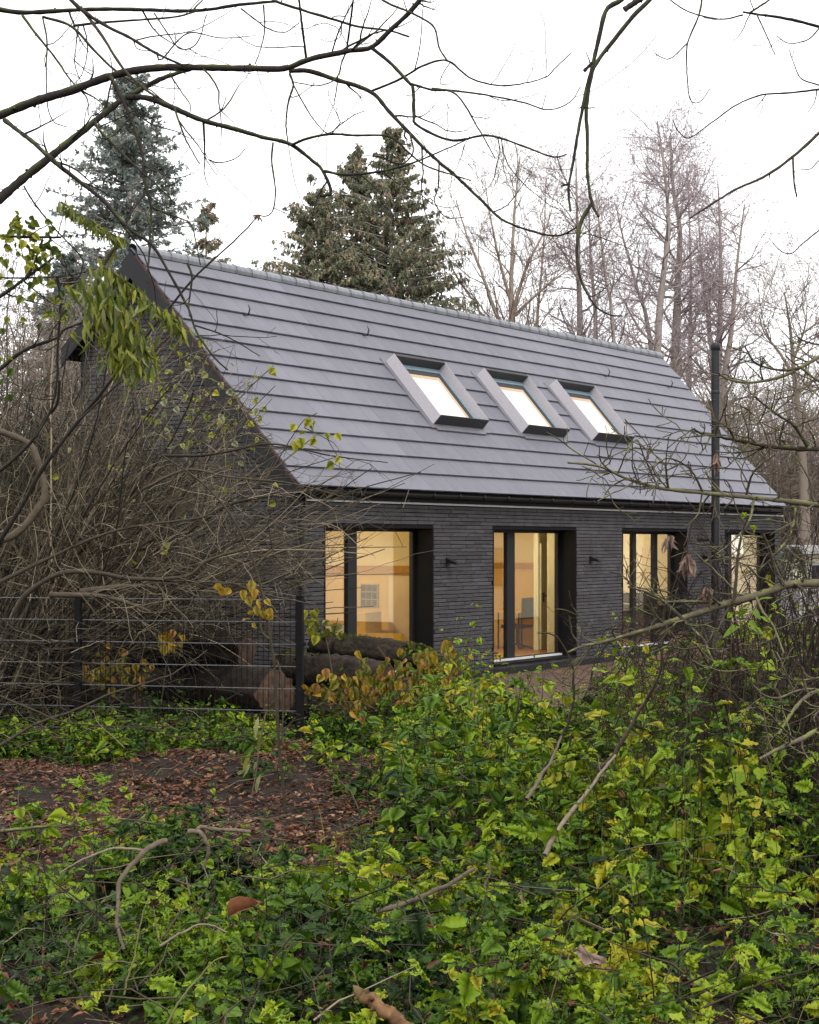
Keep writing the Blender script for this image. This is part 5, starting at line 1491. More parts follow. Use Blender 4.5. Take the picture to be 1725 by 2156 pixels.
def canes(label, x0, x1, Y0, Y1, n, h, mat, tints):
    o = np.array([pt((x0 + x1) / 2, 1400, (Y0 + Y1) / 2)[0], (Y0 + Y1) / 2, 0.0])
    t = tag(empty('bramble_thicket', tuple(o)), label, 'bramble', 'dark brambles at the right edge')
    S = []
    for k in range(n):
        Yd = rng.uniform(Y0, Y1)
        b = np.array([(rng.uniform(x0, x1) - CX) / F * Yd, Yd, 0.0])
        d = rand_dir(1, (0, 0))[0]
        L, hh = rng.uniform(0.5, 1.5), rng.uniform(*h)
        s = np.linspace(0, 1, 14)[:, None]
        P = b + d * L * s + np.array([0, 0, 1.0]) * hh * 4 * s * (1 - s * rng.uniform(0.75, 0.97)) * 0.9
        S.append(P + np.cumsum(rng.normal(0, 0.012, P.shape), 0))
    S = np.array(S)
    S[:, :, 2] = np.maximum(S[:, :, 2], 0.0)
    RS = np.linspace(0.0065, 0.002, 14)[None] * rng.uniform(0.7, 1.4, (n, 1))
    for k in range(min(n, 40)):
        Tubes().add(S[k], RS[k], 5, rng.uniform(*tints)).build('cane', M[mat], t, o)
    T = Tubes()
    if n > 40:
        T.add(S[40:], RS[40:], 4, rng.uniform(*tints, n - 40))
    B1, Q1, _ = spawn(S, RS, 9, 0.15, 1, (25, 80), (0.15, 0.6), 6, -0.03, 0.2, (0.002, 0.004), 0.8, 0.0015)
    B2, Q2, _ = spawn(B1, Q1, 3, 0.2, 1, (25, 80), (0.08, 0.25), 4, -0.03, 0.2, (0.0015, 0.0025), 0.8, 0.0013)
    T.add(B1, Q1, 3, rng.uniform(*tints, len(B1))).add(B2, Q2, 3, rng.uniform(*tints, len(B2)))
    tag(T.build('twigs', M[mat], t, o), kind='stuff')
canes('tall dark bramble tangle at the right edge under the slanting grey bough', 1570, 1800, 11.8, 14.5, 110, (0.9, 2.15), 'bark_red', (0.0, 0.6))
canes('dark bramble tangle in front of the sand heap, left of the tallest one', 1330, 1560, 14.5, 17.5, 60, (0.6, 1.35), 'bark_red', (0.0, 0.7))

# ------------------------------------------------------------------ fence of double-rod mats
FY = 20.2
fp = [pt(632, 1400, FY)[:2], pt(165, 1400, 20.85)[:2]]
fd = np.array(fp[1]) - np.array(fp[0])
fp += [np.array(fp[0]) + 2 * fd]
fence = tag(empty('mesh_fence', (*fp[0], 0)), 'black wire mesh fence with square posts in front of the log pile', 'fence')
fang = math.atan2(fd[1], fd[0])
fence.rotation_euler = (0, 0, fang)
span = float(np.linalg.norm(fd))
post_me = MB().box(-0.035, 0.035, -0.035, 0.035, -0.3, 1.645).box(-0.038, 0.038, -0.038, 0.038, 1.646, 1.668).arrays()
pm = make_mesh('post', post_me[0], post_me[1], M['jet'])
lug = None
for k in range(3):
    o = link(bpy.data.objects.new('post', pm), fence)
    o.location = (k * span, 0, 0)
    for z in (0.16, 0.62, 1.12, 1.60):
        if lug is None:
            l0 = MB().box(-0.06, -0.03, -0.058, -0.036, -0.02, 0.02).box(0.03, 0.06, -0.058, -0.036, -0.02, 0.02).box(-0.06, 0.06, -0.066, -0.058, -0.012, 0.012)
            lug = make_mesh('clamp', *l0.arrays(), M['anthracite'])
        c = link(bpy.data.objects.new('clamp', lug), o)
        c.location = (0, 0, z)
M['zinc'] = mottled('worn_black_coating', (0.06, 0.06, 0.065), (0.22, 0.22, 0.225), 30, 0.5, 0.4)
def rod_mesh(name, a, b, r, mat):
    V, Q = tube_arrays(np.array([[a, b]], float), np.full((1, 2), r), 5)
    return make_mesh(name, V, [Q], M[mat])
hr = rod_mesh('rod', (0.03, 0, 0), (span - 0.03, 0, 0), 0.0055, 'zinc')
vr = rod_mesh('rod', (0, 0, 0.05), (0, 0, 1.64), 0.0042, 'jet')
for k in range(2):
    for j in range(7):
        for s in (-0.047, -0.035):
            o = link(bpy.data.objects.new('rod', hr), fence); o.location = (k * span, s, 0.115 + j * 0.25)
    for j in range(1, 42):
        o = link(bpy.data.objects.new('rod', vr), fence); o.location = (k * span + j * span / 42, -0.041, 0)
# a stretch of the same fence farther right, before the sand heap
f2 = tag(empty('mesh_fence', (*pt(1540, 1400, 21.5)[:2], 0), 0.12), 'short stretch of black mesh fence before the sand heap at the right', 'fence')
for j in range(2):
    o = link(bpy.data.objects.new('post', pm), f2); o.location = (j * span, 0, -0.55)
for j in range(1, 42):
    o = link(bpy.data.objects.new('rod', vr), f2); o.location = (j * span / 42, -0.041, -0.55)
for j in range(5):
    o = link(bpy.data.objects.new('rod', hr), f2); o.location = (0, -0.041, 0.065 + j * 0.25)

# ------------------------------------------------------------------ logs behind the fence
def log(label, p, q, r, mossy=False):
    p, q = np.array(p, float), np.array(q, float)
    n = 44
    P = p + (q - p) * np.linspace(0, 1, n)[:, None] + np.cumsum(rng.normal(0, 0.006, (n, 3)), 0)
    root = tag(empty('log', tuple(p)), label, 'log', 'logs piled behind the fence')
    sides = 30
    V, Q = tube_arrays(P[None] - p, (r * (1 + rng.normal(0, 0.02, n)))[None], sides)
    d = unit(q - p)
    # long bark ridges and furrows
    rid_ = np.repeat(rng.normal(0, 0.05, (1, sides)), n, 0) + 0.35 * np.cumsum(rng.normal(0, 0.03, (n, sides)), 0) + rng.normal(0, 0.025, (n, sides))
    axis_ = np.repeat(P - p, sides, 0)
    V = axis_ + (V - axis_) * (1 + np.clip(rid_, -0.14, 0.14).reshape(-1, 1))
    V2 = V
    mesh_obj('bark', V2, [Q], M['log_bark'], root, smooth=True)
    for ring, c, sg in ((V2[-sides:], P[-1] - p, 1), (V2[:sides], P[0] - p, -1)):
        VV = np.vstack([ring * 0.997 + 0.003 * c + d * sg * 0.004, (c + d * sg * 0.02)[None], (ring * 0.5 + c * 0.5) + d * sg * 0.016])
        T = [(sides + 1 + i, sides + 1 + (i + 1) % sides, sides) for i in range(sides)]
        Qq = [(i, (i + 1) % sides, sides + 1 + (i + 1) % sides, sides + 1 + i) for i in range(sides)]
        mesh_obj('cut_end', VV, [np.array(T), np.array(Qq)], M['log_end'], root, smooth=True)
    if mossy:
        k = 1500
        t = rng.random(k)
        a = rng.normal(0, 0.75, k)
        side = unit(np.cross(d, [0, 0, 1.0]))
        upv = np.cross(side, d)
        pos = (q - p) * t[:, None] + (r * 1.0) * (np.sin(a)[:, None] * side + np.cos(a)[:, None] * upv)
        o = Leaves().add(SIMPLE, pos, rand_dir(k, (0, 1.2)), up_ish(k, 0.8), rng.uniform(0.03, 0.07, k), 0.03, rng.uniform(0.0, 0.7, k)).build('moss', M['moss_leaf'], root)
        tag(o, kind='stuff')
    return root
M['moss_leaf'] = tinted('moss_cushion', [(0.0, (0.03, 0.045, 0.01)), (0.5, (0.10, 0.125, 0.02)), (1.0, (0.24, 0.26, 0.05))], 0.9, 0.1, 0.15)
def gp(x, Yd, z):
    return np.array([(x - CX) / F * Yd, Yd, z])
log('thickest dark log whose pinkish cut end shows left of the right fence post', gp(330, 24.4, 0.42), gp(583, 21.7, 0.40), 0.26)
log('dark log lying topmost on the pile with its end just below the wire top', gp(170, 23.8, 0.90), gp(520, 22.9, 0.86), 0.24, True)
log('mossy grey log poking out right of the fence post', gp(600, 23.4, 0.62), gp(800, 22.4, 0.50), 0.23, True)
log('lower mossy log half under the yellowing bush', gp(560, 22.6, 0.22), gp(905, 21.9, 0.2), 0.23, True)
log('short split log at the left post, standing bark side out', gp(150, 22.5, 0.25), gp(300, 22.2, 0.22), 0.17)
log('green mossy log lying on top in front of the leftmost big window', gp(660, 23.8, 0.92), gp(890, 23.2, 0.76), 0.17, True)

# ------------------------------------------------------------------ sand heaps
def heap(label, x, Yd, r, h, seed):
    n, m = 40, 14
    c = pt(x, 1400, Yd)
    V = [(0, 0, h)]
    for j in range(1, m + 1):
        for i in range(n):
            a = i * 2 * math.pi / n
            rr = r * j / m * (1 + 0.16 * math.sin(2 * a + seed) + 0.08 * math.sin(5 * a + 2 * seed))
            z = h * (1 - j / m) ** 1.05 + 0.04 * math.sin(7 * a + j) * (1 - j / m) - (0.05 if j == m else 0)
            V.append((rr * math.cos(a) + rng.normal(0, 0.015), rr * math.sin(a) + rng.normal(0, 0.015), z + rng.normal(0, 0.012)))
    T = [(0, 1 + i, 1 + (i + 1) % n) for i in range(n)]
    Q = [(1 + (j - 1) * n + i, 1 + j * n + i, 1 + j * n + (i + 1) % n, 1 + (j - 1) * n + (i + 1) % n) for j in range(1, m) for i in range(n)]
    o = mesh_obj('sand_heap', np.array(V), [np.array(T), np.array(Q)], M['sand'], smooth=True)
    o.location = (c[0], Yd, 0)
    return tag(o, label, 'sand heap')
heap('tall steep heap of brown sand in front of the third window', 1440, 25.5, 1.0, 1.02, 1.0)
heap('low wide sand heap between the flue and the right fence stretch', 1600, 28.5, 1.9, 0.8, 2.3)

# ------------------------------------------------------------------ what stands past the right end of the house
nb = tag(empty('neighbour_building', (*pt(1722, 1200, 47)[:2], 0), 0.25), 'low cream building with white flat roof edge at the far right', 'building')
MB().box(-0.75, 6, 0, 5, 0, 1.98).build('wall', M['cream_wall'], nb)
MB().box(-0.9, 6.3, -0.35, 5.3, 1.98, 2.2).build('roof', M['dull_white'], nb)
for x in (-0.25, 1.6):
    w = MB().box(x, x + 1.3, -0.03, -0.002, 0.8, 1.75).build('window', M['white_sill'], nb)
    MB().box(x + 0.07, x + 1.23, -0.045, -0.031, 0.87, 1.68).build('pane', M['anthracite'], w)
van = tag(empty('parked_car', (*pt(1735, 1290, 45)[:2], 0), 0.1), 'low white car parked past the right corner of the house, mostly behind branches', 'car')
mbv = MB().prism([(-0.9, -0.8, 0.3), (1.9, -0.8, 0.3), (1.9, -0.8, 0.8), (1.2, -0.8, 0.9), (0.85, -0.8, 1.3), (-0.85, -0.8, 1.32)], (0, 1.6, 0))
mbv.build('body', M['dull_white'], van)
MB().prism([(0.1, -0.812, 0.92), (1.0, -0.812, 0.92), (0.78, -0.812, 1.22), (0.1, -0.812, 1.24)], (0, 0.01, 0)).build('window', M['anthracite'], van)
for x in (-0.4, 1.3):
    wv = Tubes().add(np.array([(x, -0.83, 0.34), (x, -0.82, 0.34), (x, -0.62, 0.34), (x, -0.61, 0.34)]), np.array([0.2, 0.34, 0.34, 0.2]), 18).build('wheel', M['black'], van)
hedge = tag(empty('clipped_conifer', (*pt(1668, 1290, 46)[:2], 0)), 'dark green clipped conifer between the house corner and the white car', 'shrub')
k = 1800
zz = rng.random(k) ** 0.8 * 2.1
aa = rng.uniform(0, 6.28, k)
rr = 0.42 * np.sqrt(np.clip(1 - (zz / 2.15) ** 3, 0, 1)) * rng.uniform(0.8, 1.05, k)
Leaves().add(SIMPLE, np.stack([np.cos(aa) * rr, np.sin(aa) * rr, zz], 1), unit(np.stack([np.cos(aa), np.sin(aa), np.full(k, 1.0)], 1) + rng.normal(0, .4, (k, 3))), up_ish(k, 1), rng.uniform(.08, .16, k), 0.05, rng.uniform(0, 0.5, k)).build('crown', M['norway'], hedge)
Tubes().add(np.array([(0, 0, 0), (0, 0, 1.8)]), np.array([0.06, 0.02]), 6).build('trunk', M['bark_alder'], hedge)

# ------------------------------------------------------------------ undergrowth
def veg_height(X, Y):
    xd = CX + F * X / Y
    right = np.clip((xd - 760) / 260, 0, 1)
    far = np.clip((Y - 8.5) / 5, 0, 1)
    h = 0.36 + 0.09 * np.sin(X * 2.1 + Y) + right * far * 0.66 + 0.14 * right * np.sin(X * 1.6 - Y * 0.7)
    mid = np.exp(-((xd - 1150) / 140) ** 2) * np.clip((Y - 12.5) / 2.5, 0, 1)
    edge = np.clip((xd - 1380) / 120, 0, 1) * np.clip(1 - np.abs(Y - 13) / 3, 0, 1)
    return np.clip(h - 0.62 * mid + 0.35 * edge, 0.12, 1.5)

def veg_density(X, Y):
    xd = CX + F * X / Y
    edge = 12.5 + 0.5 * np.sin(X * 3.1) + 0.4 * np.sin(X * 1.3 + 1)
    clear = (Y > edge) & (Y < 19.2 + 0.4 * np.sin(X * 2.3)) & (xd < 770 + 50 * np.sin(Y * 2.2))
    d = np.where(clear, 0.07, 1.0)
    behind = (Y > 19.2) & (xd < 800)
    d = np.where(behind, 0.55, d)
    d = np.where((Y > 20.3) & (xd >= 800), 0.25, d)
    # a dark hollow under the dead boughs at the right
    d = np.where((Y > 18.3) & (Y < 20.3) & (xd > 560) & (xd < 720), d * 0.3, d)
    hol = np.exp(-((xd - 1690) / 75) ** 2 - ((Y - 13.8) / 1.7) ** 2)
    d = d * (1 - 0.9 * hol)
    # patchy growth
    return d * np.clip(0.62 + 0.6 * np.sin(X * 3.4 + 0.4 * Y) * np.sin(Y * 2.3 - X) + 0.25 * np.sin(X * 7 + Y * 5), 0.08, 1)

def scatter(n, y0, y1, dens=True, margin=1.08):
    u = rng.random(n * 3)
    Yv = np.sqrt(y0 ** 2 + u * (y1 ** 2 - y0 ** 2))
    Xv = rng.uniform(-1, 1, n * 3) * Yv * 863 / F * margin
    if dens:
        keep = rng.random(n * 3) < veg_density(Xv, Yv)
        Xv, Yv = Xv[keep], Yv[keep]
    return Xv[:n], Yv[:n]

def herb(X, Y, H, leafL, K=7, tint=None, tmpl=None, lean=0.16, pairs=2, first=1, stems=None, lv=None, wide=(0.62, 0.85)):
    """upright weeds with toothed leaves in crossed pairs"""
    N = len(X)
    base = np.stack([X, Y, ground_height(X, Y) - 0.02], 1)
    az = rng.uniform(0, 2 * np.pi, N)
    ln = np.abs(rng.normal(0, lean, N))
    t = np.linspace(0, 1, K + 1)
    P = base[:, None] + np.stack([np.cos(az)[:, None] * ln[:, None] * H[:, None] * t[None] ** 1.6, np.sin(az)[:, None] * ln[:, None] * H[:, None] * t[None] ** 1.6, H[:, None] * t[None]], -1)
    P[:, 1:] += rng.normal(0, 0.008, P[:, 1:].shape)
    R = np.linspace(0.0044, 0.0016, K + 1)[None] * rng.uniform(0.8, 1.3, (N, 1))
    if stems is not None:
        stems.add(P, R, 3, rng.choice([0.0, 0.1, 0.3, 0.5, 0.8], N))
    ph = rng.uniform(0, np.pi, N)
    tint = rng.uniform(0.2, 0.8, N) if tint is None else tint
    for k in range(first, K + 1):
        for s in range(pairs):
            keep = rng.random(N) < (0.86 if k > 1 else 0.5)
            a = ph + k * np.pi / 2 + s * 2 * np.pi / pairs + rng.normal(0, 0.3, N)
            el = rng.normal(-0.12, 0.42, N)
            d = unit(np.stack([np.cos(a), np.sin(a), el], 1))
            prof = 0.65 + 0.5 * math.sin(math.pi * k / (K + 1.2)) - (0.35 if k == K else 0)
            L = leafL * prof * rng.uniform(0.7, 1.2, N)
            pos = P[:, k] + d * (L * 0.28)[:, None] + np.array([0, 0, 0.004])
            nrm = unit(np.array([0, 0, 1.0]) + rng.normal(0, 0.5, (N, 3)))
            tt = np.clip(tint + rng.normal(0, 0.10, N) + 0.10 * (k / K - 0.5), 0, 1)
            m = keep
            lv.add(tmpl, pos[m], d[m], nrm[m], L[m], (L * rng.uniform(*wide, N))[m], tt[m], droop=rng.uniform(0.1, 0.55, m.sum()), fold=rng.uniform(0.05, 0.3, 1)[0])

def plant_tint(n, lo=0.08, hi=0.84, X=None, Yv=None):
    t = rng.normal(0.49, 0.17, n)
    if X is not None:      # tint drifts in patches, paler to the right, deeper at the left front
        t = t + 0.07 * np.clip(X + 0.2, 0, 1)
        t = t - 0.13 * np.clip((0.6 - X), 0, 1) * np.clip(10.5 - Yv, 0, 1)
        t = t + 0.12 * np.sin(X * 3.3 + 1.3 * Yv) + 0.10 * np.sin(1.7 * Yv - 2.1 * X + 2)
    t = np.clip(t, lo, hi)
    y = rng.random(n)
    if X is not None:
        y = y + 0.05 * np.clip(X * 0.8 + 0.6 * (9.5 - Yv), -0.5, 1)
    return np.where(y > 0.985, rng.uniform(0.82, 0.98, n), t)

def clumps(n, y0, y1, per=6, r=0.13):
    Xc, Yc = scatter(max(8, n // per), y0, y1)
    k = rng.integers(0, len(Xc), n)
    return Xc[k] + rng.normal(0, r, n), Yc[k] + rng.normal(0, r, n), k

stems, lvs = Tubes(), Leaves()
for tm_, n_, share in ((OVATE, 1500, (0.06, 0.15)), (THREE, 600, (0.11, 0.215)), (LOBED, 260, (0.06, 0.12)), (OVATE_PLAIN, 380, (0.05, 0.10))):
    X, Yv, ck = clumps(n_, 6.6, 21.5)
    cv = rng.normal(0, 1, ck.max() + 1)[ck]
    H = veg_height(X, Yv) * np.where(rng.random(len(X)) < 0.15, rng.uniform(1.15, 1.6, len(X)), rng.uniform(0.4, 1.1, len(X))) * (1 + 0.16 * np.clip(cv, -1.5, 1.5))
    H = np.where(Yv < 8.4, H * 0.8, H)
    tint_ = np.clip(plant_tint(len(X), X=X, Yv=Yv) + 0.09 * cv, 0.03, 0.99)
    for near in (True, False):
      w_ = (Yv < 11.5) == near
      t2 = tm_ if near else (THREE_FAR if tm_ is THREE else OVATE_FAR)
      herb(X[w_], Yv[w_], H[w_], rng.uniform(*share, w_.sum()), 6, tint_[w_], t2, stems=stems, lv=lvs, wide=(0.6, 0.85) if tm_ is not LOBED and tm_ is not THREE else (0.85, 1.05))
tag(lvs.build('undergrowth_leaves', M['leaf']), kind='stuff')
tag(stems.build('undergrowth_stems', M['stem']), kind='stuff')
# low cover: small leaves close to the soil
lv2 = Leaves()
X, Yv = scatter(24000, 6.4, 24.5)
n = len(X)
lowt = np.where(Yv > 19, rng.uniform(0.25, 0.78, n), np.clip(rng.normal(0.16, 0.12, n), 0.0, 0.6))
hz = rng.random(n) ** 1.5 * np.where(Yv > 19, 0.30, 0.20) + 0.02
sz = rng.uniform(0.028, 0.062, n)
lv2.add(SIMPLE, np.stack([X, Yv, ground_height(X, Yv) + hz], 1), rand_dir(n, (-0.3, 0.4)), up_ish(n, 0.4), sz, sz * 0.8, lowt, droop=rng.uniform(0, 0.4, n), fold=0.15)
tag(lv2.build('ground_cover', M['leaf']), kind='stuff')
# grass blades and dry stalks
gr = Tubes()
X, Yv = scatter(1300, 6.4, 14)
n = len(X)
a = rng.uniform(0, 6.28, n); L = rng.uniform(0.15, 0.5, n)
s = np.linspace(0, 1, 5)
bend = rng.uniform(0.3, 1.1, n)[:, None]
Pg = np.stack([X[:, None] + np.cos(a)[:, None] * L[:, None] * s * bend, Yv[:, None] + np.sin(a)[:, None] * L[:, None] * s * bend, L[:, None] * (s - 0.55 * bend * s ** 2)], -1)
gr.add(Pg, np.linspace(0.0026, 0.0006, 5)[None].repeat(n, 0), 3, rng.uniform(0.3, 1, n))
M['grass'] = tinted('grass_blade', [(0.0, (0.03, 0.06, 0.01)), (0.6, (0.13, 0.2, 0.03)), (0.85, (0.28, 0.30, 0.07)), (1.0, (0.40, 0.34, 0.16))], 0.6, 0.3, 0.2)
tag(gr.build('grass', M['grass']), kind='stuff')
# fallen leaves
ll_ = Leaves()
X, Yv = scatter(9000, 6.4, 23, dens=False)
n = len(X)
sz = rng.uniform(0.035, 0.10, n)
ll_.add(OVATE_FAR, np.stack([X, Yv, ground_height(X, Yv) + 0.012 + rng.random(n) ** 2 * 0.05], 1), rand_dir(n, (-0.2, 0.2)), up_ish(n, 0.33), sz, sz * rng.uniform(0.45, 0.8, n), rng.beta(2, 2.2, n), droop=rng.uniform(-0.3, 0.4, n), fold=0.22, curl=rng.uniform(-0.2, 0.3, n))
X, Yv = scatter(520, 6.6, 17)
n = len(X)
sz = rng.uniform(0.03, 0.07, n)
ll_.add(OVATE_FAR, np.stack([X, Yv, veg_height(X, Yv) * rng.uniform(0.2, 0.95, n)], 1), rand_dir(n, (-1.5, 0.5)), up_ish(n, 0.7), sz, sz * rng.uniform(0.35, 0.7, n), rng.beta(1.6, 3, n), droop=rng.uniform(-0.3, 0.6, n), fold=0.3, curl=rng.uniform(-0.3, 0.5, n))
X, Yv = rng.uniform(-5, 0.3, 8200), rng.uniform(12.2, 20.5, 8200)
k_ = rng.random(8200) < np.clip(0.55 + 0.6 * np.sin(X * 2.6 + Yv) * np.sin(Yv * 1.7 - X * 0.8), 0.12, 1)
X, Yv = X[k_], Yv[k_]
n = len(X)
sz = rng.uniform(0.04, 0.115, n)
ll_.add(OVATE_FAR, np.stack([X, Yv, ground_height(X, Yv) + 0.012 + rng.random(n) ** 2 * 0.04], 1), rand_dir(n, (-0.2, 0.2)), up_ish(n, 0.3), sz, sz * rng.uniform(0.45, 0.8, n), rng.beta(2, 2.2, n), droop=rng.uniform(-0.3, 0.4, n), fold=0.22, curl=rng.uniform(-0.2, 0.3, n))
tag(ll_.build('leaf_litter', M['litter']), kind='stuff')
# small sticks and dead twigs lying in it, thickest in the hollow under the dead boughs
stx = Tubes()
def sticks(n, x0, x1, y0, y1, L, zmax, r=(0.002, 0.006)):
    Yv = rng.uniform(y0, y1, n)
    X = (rng.uniform(x0, x1, n) - CX) / F * Yv
    P0 = np.stack([X, Yv, rng.random(n) * zmax + 0.02], 1)
    d = rand_dir(n, (-0.25, 0.6))
    Lg = rng.uniform(*L, n)
    P = np.stack([P0 + d * (Lg * q)[:, None] + rng.normal(0, 0.02, (n, 3)) for q in np.linspace(0, 1, 5)], 1)
    stx.add(P, np.linspace(1, 0.35, 5)[None] * rng.uniform(*r, n)[:, None], 4, rng.beta(1.3, 2.6, n))
sticks(800, -40, 1760, 6.6, 20, (0.15, 0.8), 0.6)
sticks(500, 1540, 1780, 11.5, 17.5, (0.25, 1.1), 1.3)
sticks(260, 1240, 1760, 12.5, 19.5, (0.25, 0.9), 1.5)
sticks(420, -60, 230, 19.6, 23, (0.3, 1.2), 1.3)
tag(stx.build('dead_twigs', M['bark_twig']), kind='stuff')

# weeds one can pick out: each a thing with its stem and its leaves
wm = {}
for nm, tmv, wd in (('ovate', OVATE, 0.74), ('lobed', THREE, 0.95), ('lance', LANCE, 0.34)):
    wm[nm] = [make_mesh('leaf', *[(lambda V, T: (V, [T]))(*leaves(tmv, np.zeros((1, 3)), np.array([[1., 0, 0]]), np.array([[0, 0, 1.]]), 1.0, wd, droop=dr_, fold=0.16))][0], M['leaf'], tint=np.full(len(tmv[1]), tv), smooth=True)
              for dr_ in (0.15, 0.45) for tv in (0.12, 0.3, 0.45, 0.58, 0.70, 0.80, 0.93)]
def weed(label, pts, Yd, kind, tints, leafL, first=0.35, K=8, pairs=2, name='weed', stem_tint=0.1, r=0.0042):
    P = np.array([pt(x, y, Yd) for x, y in pts])
    if P[0, 2] > 0.05 and name == 'weed':
        P = np.vstack([[P[0, 0] - 0.1 * (P[1, 0] - P[0, 0]), Yd, 0.0], P])
    P = smooth_path(P, 22)
    t = tag(empty(name, tuple(P[0])), label, 'plant', 'tall weeds standing out of the undergrowth')
    Tubes().add(P, np.linspace(r, 0.0014, 22), 6, stem_tint).build('stem', M['stem'], t, P[0])
    ms = [wm[kind][i] for d_ in (0, 7) for i in [d_ + q for q in tints]]
    for k in range(K):
        tt = first + (1 - first) * k / (K - 1)
        i = min(int(tt * 21), 20)
        p = P[i] + (P[i + 1] - P[i]) * (tt * 21 - i)
        ph = k * math.pi / 2 + rng.normal(0, 0.3)
        for s in range(pairs):
            a = ph + s * 2 * math.pi / pairs + rng.normal(0, 0.25)
            d = unit(np.array([math.cos(a), math.sin(a), rng.normal(0.0, 0.3)]))
            L = leafL * (1.25 if kind == 'lobed' else 1.0) * rng.uniform(0.7, 1.15) * (1.0 - 0.35 * (tt > 0.97))
            o = link(bpy.data.objects.new('leaf', ms[rng.integers(len(ms))]), t)
            o.matrix_local = leaf_matrix(p + d * L * 0.22 - P[0], d, unit(np.array([0, -0.25, 1.0]) + rng.normal(0, 0.3, 3)), L)
    return t
weed('tallest weed right of the centre with a dark red stem and yellow leaves', [T8(1030, 1000), T8(990, 700), T8(960, 540), T8(920, 330), T8(870, 100)], 7.9, 'ovate', (4, 5), 0.085, 0.25, 9)
weed('weed with a bright yellow top rosette near the right edge', [T8(1350, 1040), T8(1400, 780), T8(1450, 520), T8(1490, 330), T8(1550, 220)], 8.2, 'ovate', (3, 5, 6), 0.09, 0.3, 8)
weed('dark-stemmed weed with sparse green leaves left of the yellow rosette weed', [T8(1130, 950), T8(1145, 600), T8(1165, 300), T8(1180, 180)], 8.4, 'ovate', (2, 3, 4), 0.075, 0.35, 8)
weed('leafy weed at the right with a dark stem and broad mid-green leaves', [T8(1610, 960), T8(1580, 760), T8(1565, 560)], 8.3, 'lobed', (2, 3, 4), 0.105, 0.3, 7)
weed('thin weed near the centre with a bare dark lower stem and deep green top', [T8(110, 640), T8(100, 400), T8(85, 150), T8(80, 0)], 10.5, 'ovate', (1, 2), 0.09, 0.45, 7)
weed('weed right of the centre with small green leaves beside the leaning dead stick', [T8(715, 600), T8(712, 400), T8(725, 250), T8(740, 110)], 9.6, 'ovate', (2, 3), 0.075, 0.3, 8)
weed('bright green weed alone on the brown clearing at the left', [T7(415, 800), T7(400, 500), T7(392, 250), T7(390, 70)], 9.4, 'lobed', (3, 4), 0.10, 0.6, 6)
weed('weed with bright green leaves at the left edge of the clearing', [T7(205, 880), T7(190, 500), T7(150, 250), T7(120, 130)], 9.6, 'lobed', (3, 4), 0.105, 0.45, 7)
weed('low weed with drooping yellow three-part leaves at the bottom left', [T7(460, 1180), T7(450, 1050), T7(420, 960)], 7.0, 'lobed', (5, 6), 0.11, 0.4, 4)
weed('weed with pale hanging pointed leaves left of the big rusty leaf', [T7(900, 640), T7(905, 560), T7(910, 480)], 8.6, 'lobed', (3, 4, 5), 0.13, 0.4, 4)
weed('weed with large yellow-green lobed leaves drooping below the centre', [T7(1700, 1000), T7(1660, 850), T7(1610, 740)], 7.8, 'lobed', (4, 5), 0.13, 0.5, 4)
weed('leafy yellow-green weed at the bottom right with big jagged leaves', [T8(1340, 1120), T8(1390, 960), T8(1420, 820)], 7.2, 'lobed', (4, 5), 0.115, 0.3, 6)
weed('fresh green weed in front of the second window, taller than its neighbours', [(1008, 1500), (1014, 1440), (1020, 1400)], 15.5, 'lobed', (3, 4), 0.12, 0.1, 6)
weed('broad-leaved plant with large blue-green leaves left of the centre bramble', [(900, 1640), (925, 1575), (940, 1540)], 12.5, 'ovate', (1, 2), 0.16, 0.2, 6)
weed('weed with hanging yellow leaves under the rusty leaf at the bottom middle', [T7(830, 1150), T7(820, 1000), T7(815, 950)], 7.2, 'ovate', (5, 6), 0.10, 0.5, 3)
weed('green leafy shoot among the dead boughs below the last window', [(1560, 1330), (1580, 1300), (1590, 1270)], 11.8, 'lance', (3, 4), 0.16, 0.2, 5, name='leafy_shoot')

# sapling with a few withered leaves in front of the fence
sap = [line(TD, [(598, 1850), (600, 1700), (590, 1600), (582, 1480), (578, 1400), (566, 1330), (556, 1270), (540, 1200), (521, 1152), (490, 1090), (440, 1030), (390, 990), (340, 958)], 4.2, 1.6, 15.2, 15.0, 50),
       line(TD, [(582, 1390), (592, 1420), (596, 1480), (594, 1560)], 2.2, 1.6, 15.1),
       line(TD, [(556, 1280), (548, 1300), (552, 1330), (566, 1345)], 2.4, 1.8, 15.1),
       line(TD, [(538, 1195), (570, 1160), (610, 1140), (640, 1128)], 2.4, 1.0, 15.1)]
sp = branch_thing('sapling', 'thin grey-brown sapling arching over the fence with a few withered leaves', 'young tree', sap, 'bark_twig', {**TWG, 'per_m': 1.0, 'len': (0.1, 0.4), 'sub': 1}, tints=(0.25, 0.5))
mY = [make_mesh('leaf', *[(lambda V, T: (V, [T]))(*leaves(OVATE_PLAIN, np.zeros((1, 3)), np.array([[1., 0, 0]]), np.array([[0, 0, 1.]]), 1.0, 0.72, droop=dv, fold=0.2))][0], M['yellow_leaf'], tint=np.full(len(OVATE_PLAIN[1]), v), smooth=True) for v, dv in ((0.08, 0.3), (0.22, 0.5), (0.38, 0.1), (0.5, 0.4), (0.68, 0.6), (0.9, 0.7))]
def hang_leaves(parent, o, pts, Yd, L, meshes, jit=0.05):
    pos = np.array([pt(x, y, Yd + rng.normal(0, jit)) for x, y in pts])
    n = len(pos)
    leaf_objects(parent, o, meshes, pos, rand_dir(n, (-3.5, -0.4)), unit(np.array([0.0, -1, 0.2]) + rng.normal(0, 0.45, (n, 3))), rng.uniform(*L, n))
